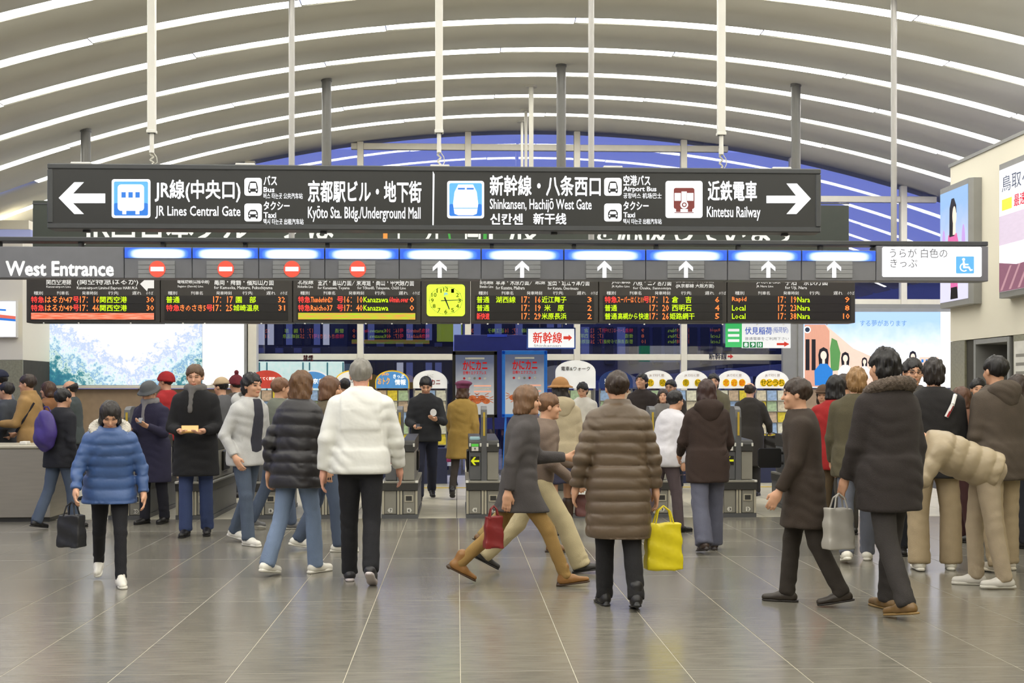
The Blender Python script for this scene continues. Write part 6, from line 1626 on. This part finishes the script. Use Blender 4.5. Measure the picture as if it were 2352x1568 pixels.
# ------------------------------------------------------------------ what they carry
def bag_box(name, label, cat, at, w_, h_, d_, rgb, rot=0.0, fab='nylon', handle=0.12, taper=0.92):
    """a soft bag hanging from the hand at the point at"""
    t = thing(name, label, cat, (float(at[0]), float(at[1]), float(at[2]) - handle - h_), math.radians(rot))
    def f(P):
        k = np.interp(P[:, 2], [0, h_], [1.0, taper])
        d = np.maximum(np.abs(P[:, 0]) - w_ / 2 * k, np.maximum(np.abs(P[:, 1]) - d_ / 2 * k * (1 - 0.25 * P[:, 2] / h_), np.maximum(-P[:, 2], P[:, 2] - h_)))
        return smax(d, -0.03 - P[:, 2] * 0 + d * 0 - 1, 0.01) + 0.006 * np.sin(P[:, 0] * 33 + P[:, 2] * 27) * np.sin(P[:, 2] * 22 - P[:, 0] * 14)
    h = max(w_, h_) / 26
    V, Q = surface(f, grid_axis(-w_ / 2 - 0.03, w_ / 2 + 0.03, h), grid_axis(-d_ / 2 - 0.03, d_ / 2 + 0.03, h), grid_axis(-0.03, h_ + 0.03, h))
    obj('bag_body', mesh_quads(V, Q), cloth(rgb, fab), t)
    for sd in (-1, 1):
        hm = MB().path([(-w_ * 0.26, sd * d_ * 0.3, h_ - 0.02), (-w_ * 0.16, sd * d_ * 0.15, h_ + handle * 0.7), (0, 0, h_ + handle), (w_ * 0.16, sd * d_ * 0.15, h_ + handle * 0.7), (w_ * 0.26, sd * d_ * 0.3, h_ - 0.02)], 0.006, 6)
        hm.build('handle', cloth(rgb, fab), t)
    return t
hd = lambda k, sd: pp[k]['hand'][sd]
bag_box('shopping_bag', 'bright yellow shopping bag hanging beside the brown quilted coat', 'bag', hd('quilt', 1) + np.array([0.06, 0, -0.03]), 0.27, 0.33, 0.12, (222, 204, 22), rot=8)
bag_box('plastic_bag', 'white plastic carrier bag beside the beige hooded jacket', 'bag', hd('beige', 1) + np.array([0.02, 0, -0.02]), 0.19, 0.20, 0.12, (226, 226, 222), handle=0.06, taper=0.6)
bag_box('tote_bag', 'pink and brown tote bag beside the bare knees', 'bag', hd('beige', 1) + np.array([0.10, 0.12, -0.16]), 0.24, 0.26, 0.12, (112, 70, 66), handle=0.10)
bag_box('hand_bag', 'slim dark red bag beside the dark grey coat', 'bag', hd('greywoman', 1) + np.array([-0.10, 0.0, -0.02]), 0.14, 0.24, 0.08, (128, 34, 34), rot=15, handle=0.08)
bag_box('black_bag', 'black hand bag carried by the short blue jacket', 'bag', hd('bluepuff', 1) + np.array([-0.04, 0.0, -0.02]), 0.20, 0.24, 0.12, (34, 34, 36), rot=-20, handle=0.10)
bag_box('pink_bag', 'pink bag beside the mustard coat', 'bag', hd('mustard', -1) + np.array([-0.03, 0, 0.0]), 0.14, 0.22, 0.10, (178, 62, 122), handle=0.10)
bag_box('leather_bag', 'black leather bag under the bald man\'s arm', 'bag', hd('bald2', 1) + np.array([0.03, -0.02, 0.04]), 0.30, 0.22, 0.10, (34, 30, 28), rot=-15, fab='leather', handle=0.05)
bag_box('paper_bag', 'pale paper bag held by the fur-hooded man', 'bag', hd('furhood', -1) + np.array([-0.04, -0.03, -0.02]), 0.22, 0.28, 0.10, (170, 166, 158), rot=20, handle=0.10)
# the purple backpack
def backpack(name, label, who, rgb, sz=1.0):
    d = pp[who]; c = d['world'](d['O'] + d['tor']((0, -0.225, 0.24)))
    t = thing(name, label, 'backpack', tuple(float(v) for v in c), math.radians(d['face']))
    def f(P):
        g = ell(P, (0, 0, 0), (0.16 * sz, 0.085 * sz, 0.23 * sz)); g = smin(g, ell(P, (0, -0.05 * sz, -0.07 * sz), (0.12 * sz, 0.06 * sz, 0.10 * sz)), 0.03)
        return g + 0.004 * np.sin(P[:, 0] * 40 + P[:, 2] * 31)
    V, Q = surface(f, grid_axis(-0.22, 0.22, 0.012), grid_axis(-0.18, 0.14, 0.012), grid_axis(-0.28, 0.28, 0.012))
    obj('pack', mesh_quads(V, Q), cloth(rgb, 'nylon'), t)
    MB().path([(-0.05, 0.03, 0.21), (-0.03, 0.01, 0.26), (0.03, 0.01, 0.26), (0.05, 0.03, 0.21)], 0.008, 6).build('grab_loop', cloth(rgb, 'nylon'), t)
    return t
backpack('backpack', 'purple backpack on the black jacket near the steel counter', 'purple', (66, 50, 122))
def small_box(name, label, cat, at, size, rgb, rot):
    t = thing(name, label, cat, tuple(float(v) for v in at)); t.rotation_euler = rot
    MB().box(-size[0] / 2, size[0] / 2, -size[1] / 2, size[1] / 2, 0, size[2], 0.003).build('shell', cloth(rgb, 'leather'), t)
    MB().box(-size[0] / 2 + 0.006, size[0] / 2 - 0.006, -size[1] / 2 + 0.008, size[1] / 2 - 0.008, size[2], size[2] + 0.002).build('face', cloth(tuple(min(255, v + 30) for v in rgb), 'leather'), t)
mid = (hd('blackcoat', 1) + hd('blackcoat', -1)) / 2
small_box('wallet', 'tan wallet in the hands of the man in the long black coat', 'wallet', mid + np.array([0.0, -0.01, 0.012]), (0.17, 0.10, 0.02), (206, 160, 90), (0.7, 0, 0.2))
small_box('mobile_phone', 'dark phone in the hand of the man in the black zip jacket', 'phone', hd('phone', 1) + np.array([0.0, 0.0, 0.012]), (0.055, 0.11, 0.014), (40, 40, 46), (0.5, 0, 0))
small_box('mobile_phone', 'grey phone in the hand of the person in the bucket hat', 'phone', hd('bucket', -1) + np.array([0.0, 0.0, 0.012]), (0.055, 0.11, 0.014), (90, 92, 100), (0.5, 0, 0))
# straps worn over a coat, and the folded umbrella
def strap(who, pts, wdt, m, name='shoulder_strap'):
    d = pp[who]; mb = MB()
    for a, b in zip(pts[:-1], pts[1:]):
        A, B2 = d['O'] + d['tor'](a), d['O'] + d['tor'](b)
        mb.tube(A, B2, wdt, n=6)
    return mb.build(name, m, d['root'])
M_strw, M_strr, M_strk = cloth((232, 230, 226)), cloth((150, 34, 40)), cloth((34, 34, 44))
strap('blackjk', [(0.15, -0.10, 0.46), (0.12, -0.162, 0.38), (0.07, -0.168, 0.28)], 0.016, M_strw); strap('blackjk', [(0.12, -0.168, 0.37), (0.075, -0.176, 0.28)], 0.010, M_strr, 'red_stripe')
strap('camel', [(-0.10, 0.16, 0.10), (0.02, 0.165, 0.25), (0.13, 0.10, 0.42), (0.14, -0.05, 0.46), (0.08, -0.15, 0.35)], 0.014, M_strk); strap('camel', [(-0.17, 0.12, 0.05), (-0.20, 0.0, 0.2), (-0.15, -0.12, 0.40)], 0.014, M_strk)
um = thing('folded_umbrella', 'white folded umbrella standing upright among the queue', 'umbrella', (PX(2247, 11.6), 11.6, 0.0))
MB().tube((0, 0, 0), (0, 0, 0.10), 0.006, 0.010, n=8).build('tip', M_gl, um); MB().tube((0, 0, 0.10), (0, 0, 0.62), 0.018, 0.034, n=10).build('canopy', cloth((226, 222, 214), 'nylon'), um)
MB().tube((0, 0, 0.62), (0, 0, 0.74), 0.008, n=8).build('shaft', M_gl, um); MB().path([(0, 0, 0.74), (0, 0, 0.82), (0.03, 0, 0.86), (0.06, 0, 0.84), (0.065, 0, 0.80)], 0.011, 8).build('crook', M_gk, um)
# white stripe across the chest of the grey hoodie's shirt is part of the print; the white logo on the zip jacket
d = pp['phone']
lg = recalc(MB().prism(disc(0, 0, 0.05, 16, 0.05), -0.002, 0.002).build('chest_print', M_strw, d['root']))
lg.location = tuple(float(v) for v in (d['O'] + d['tor']((-0.10, 0.158, 0.28)))); lg.rotation_euler = (0, 0, 0.5)
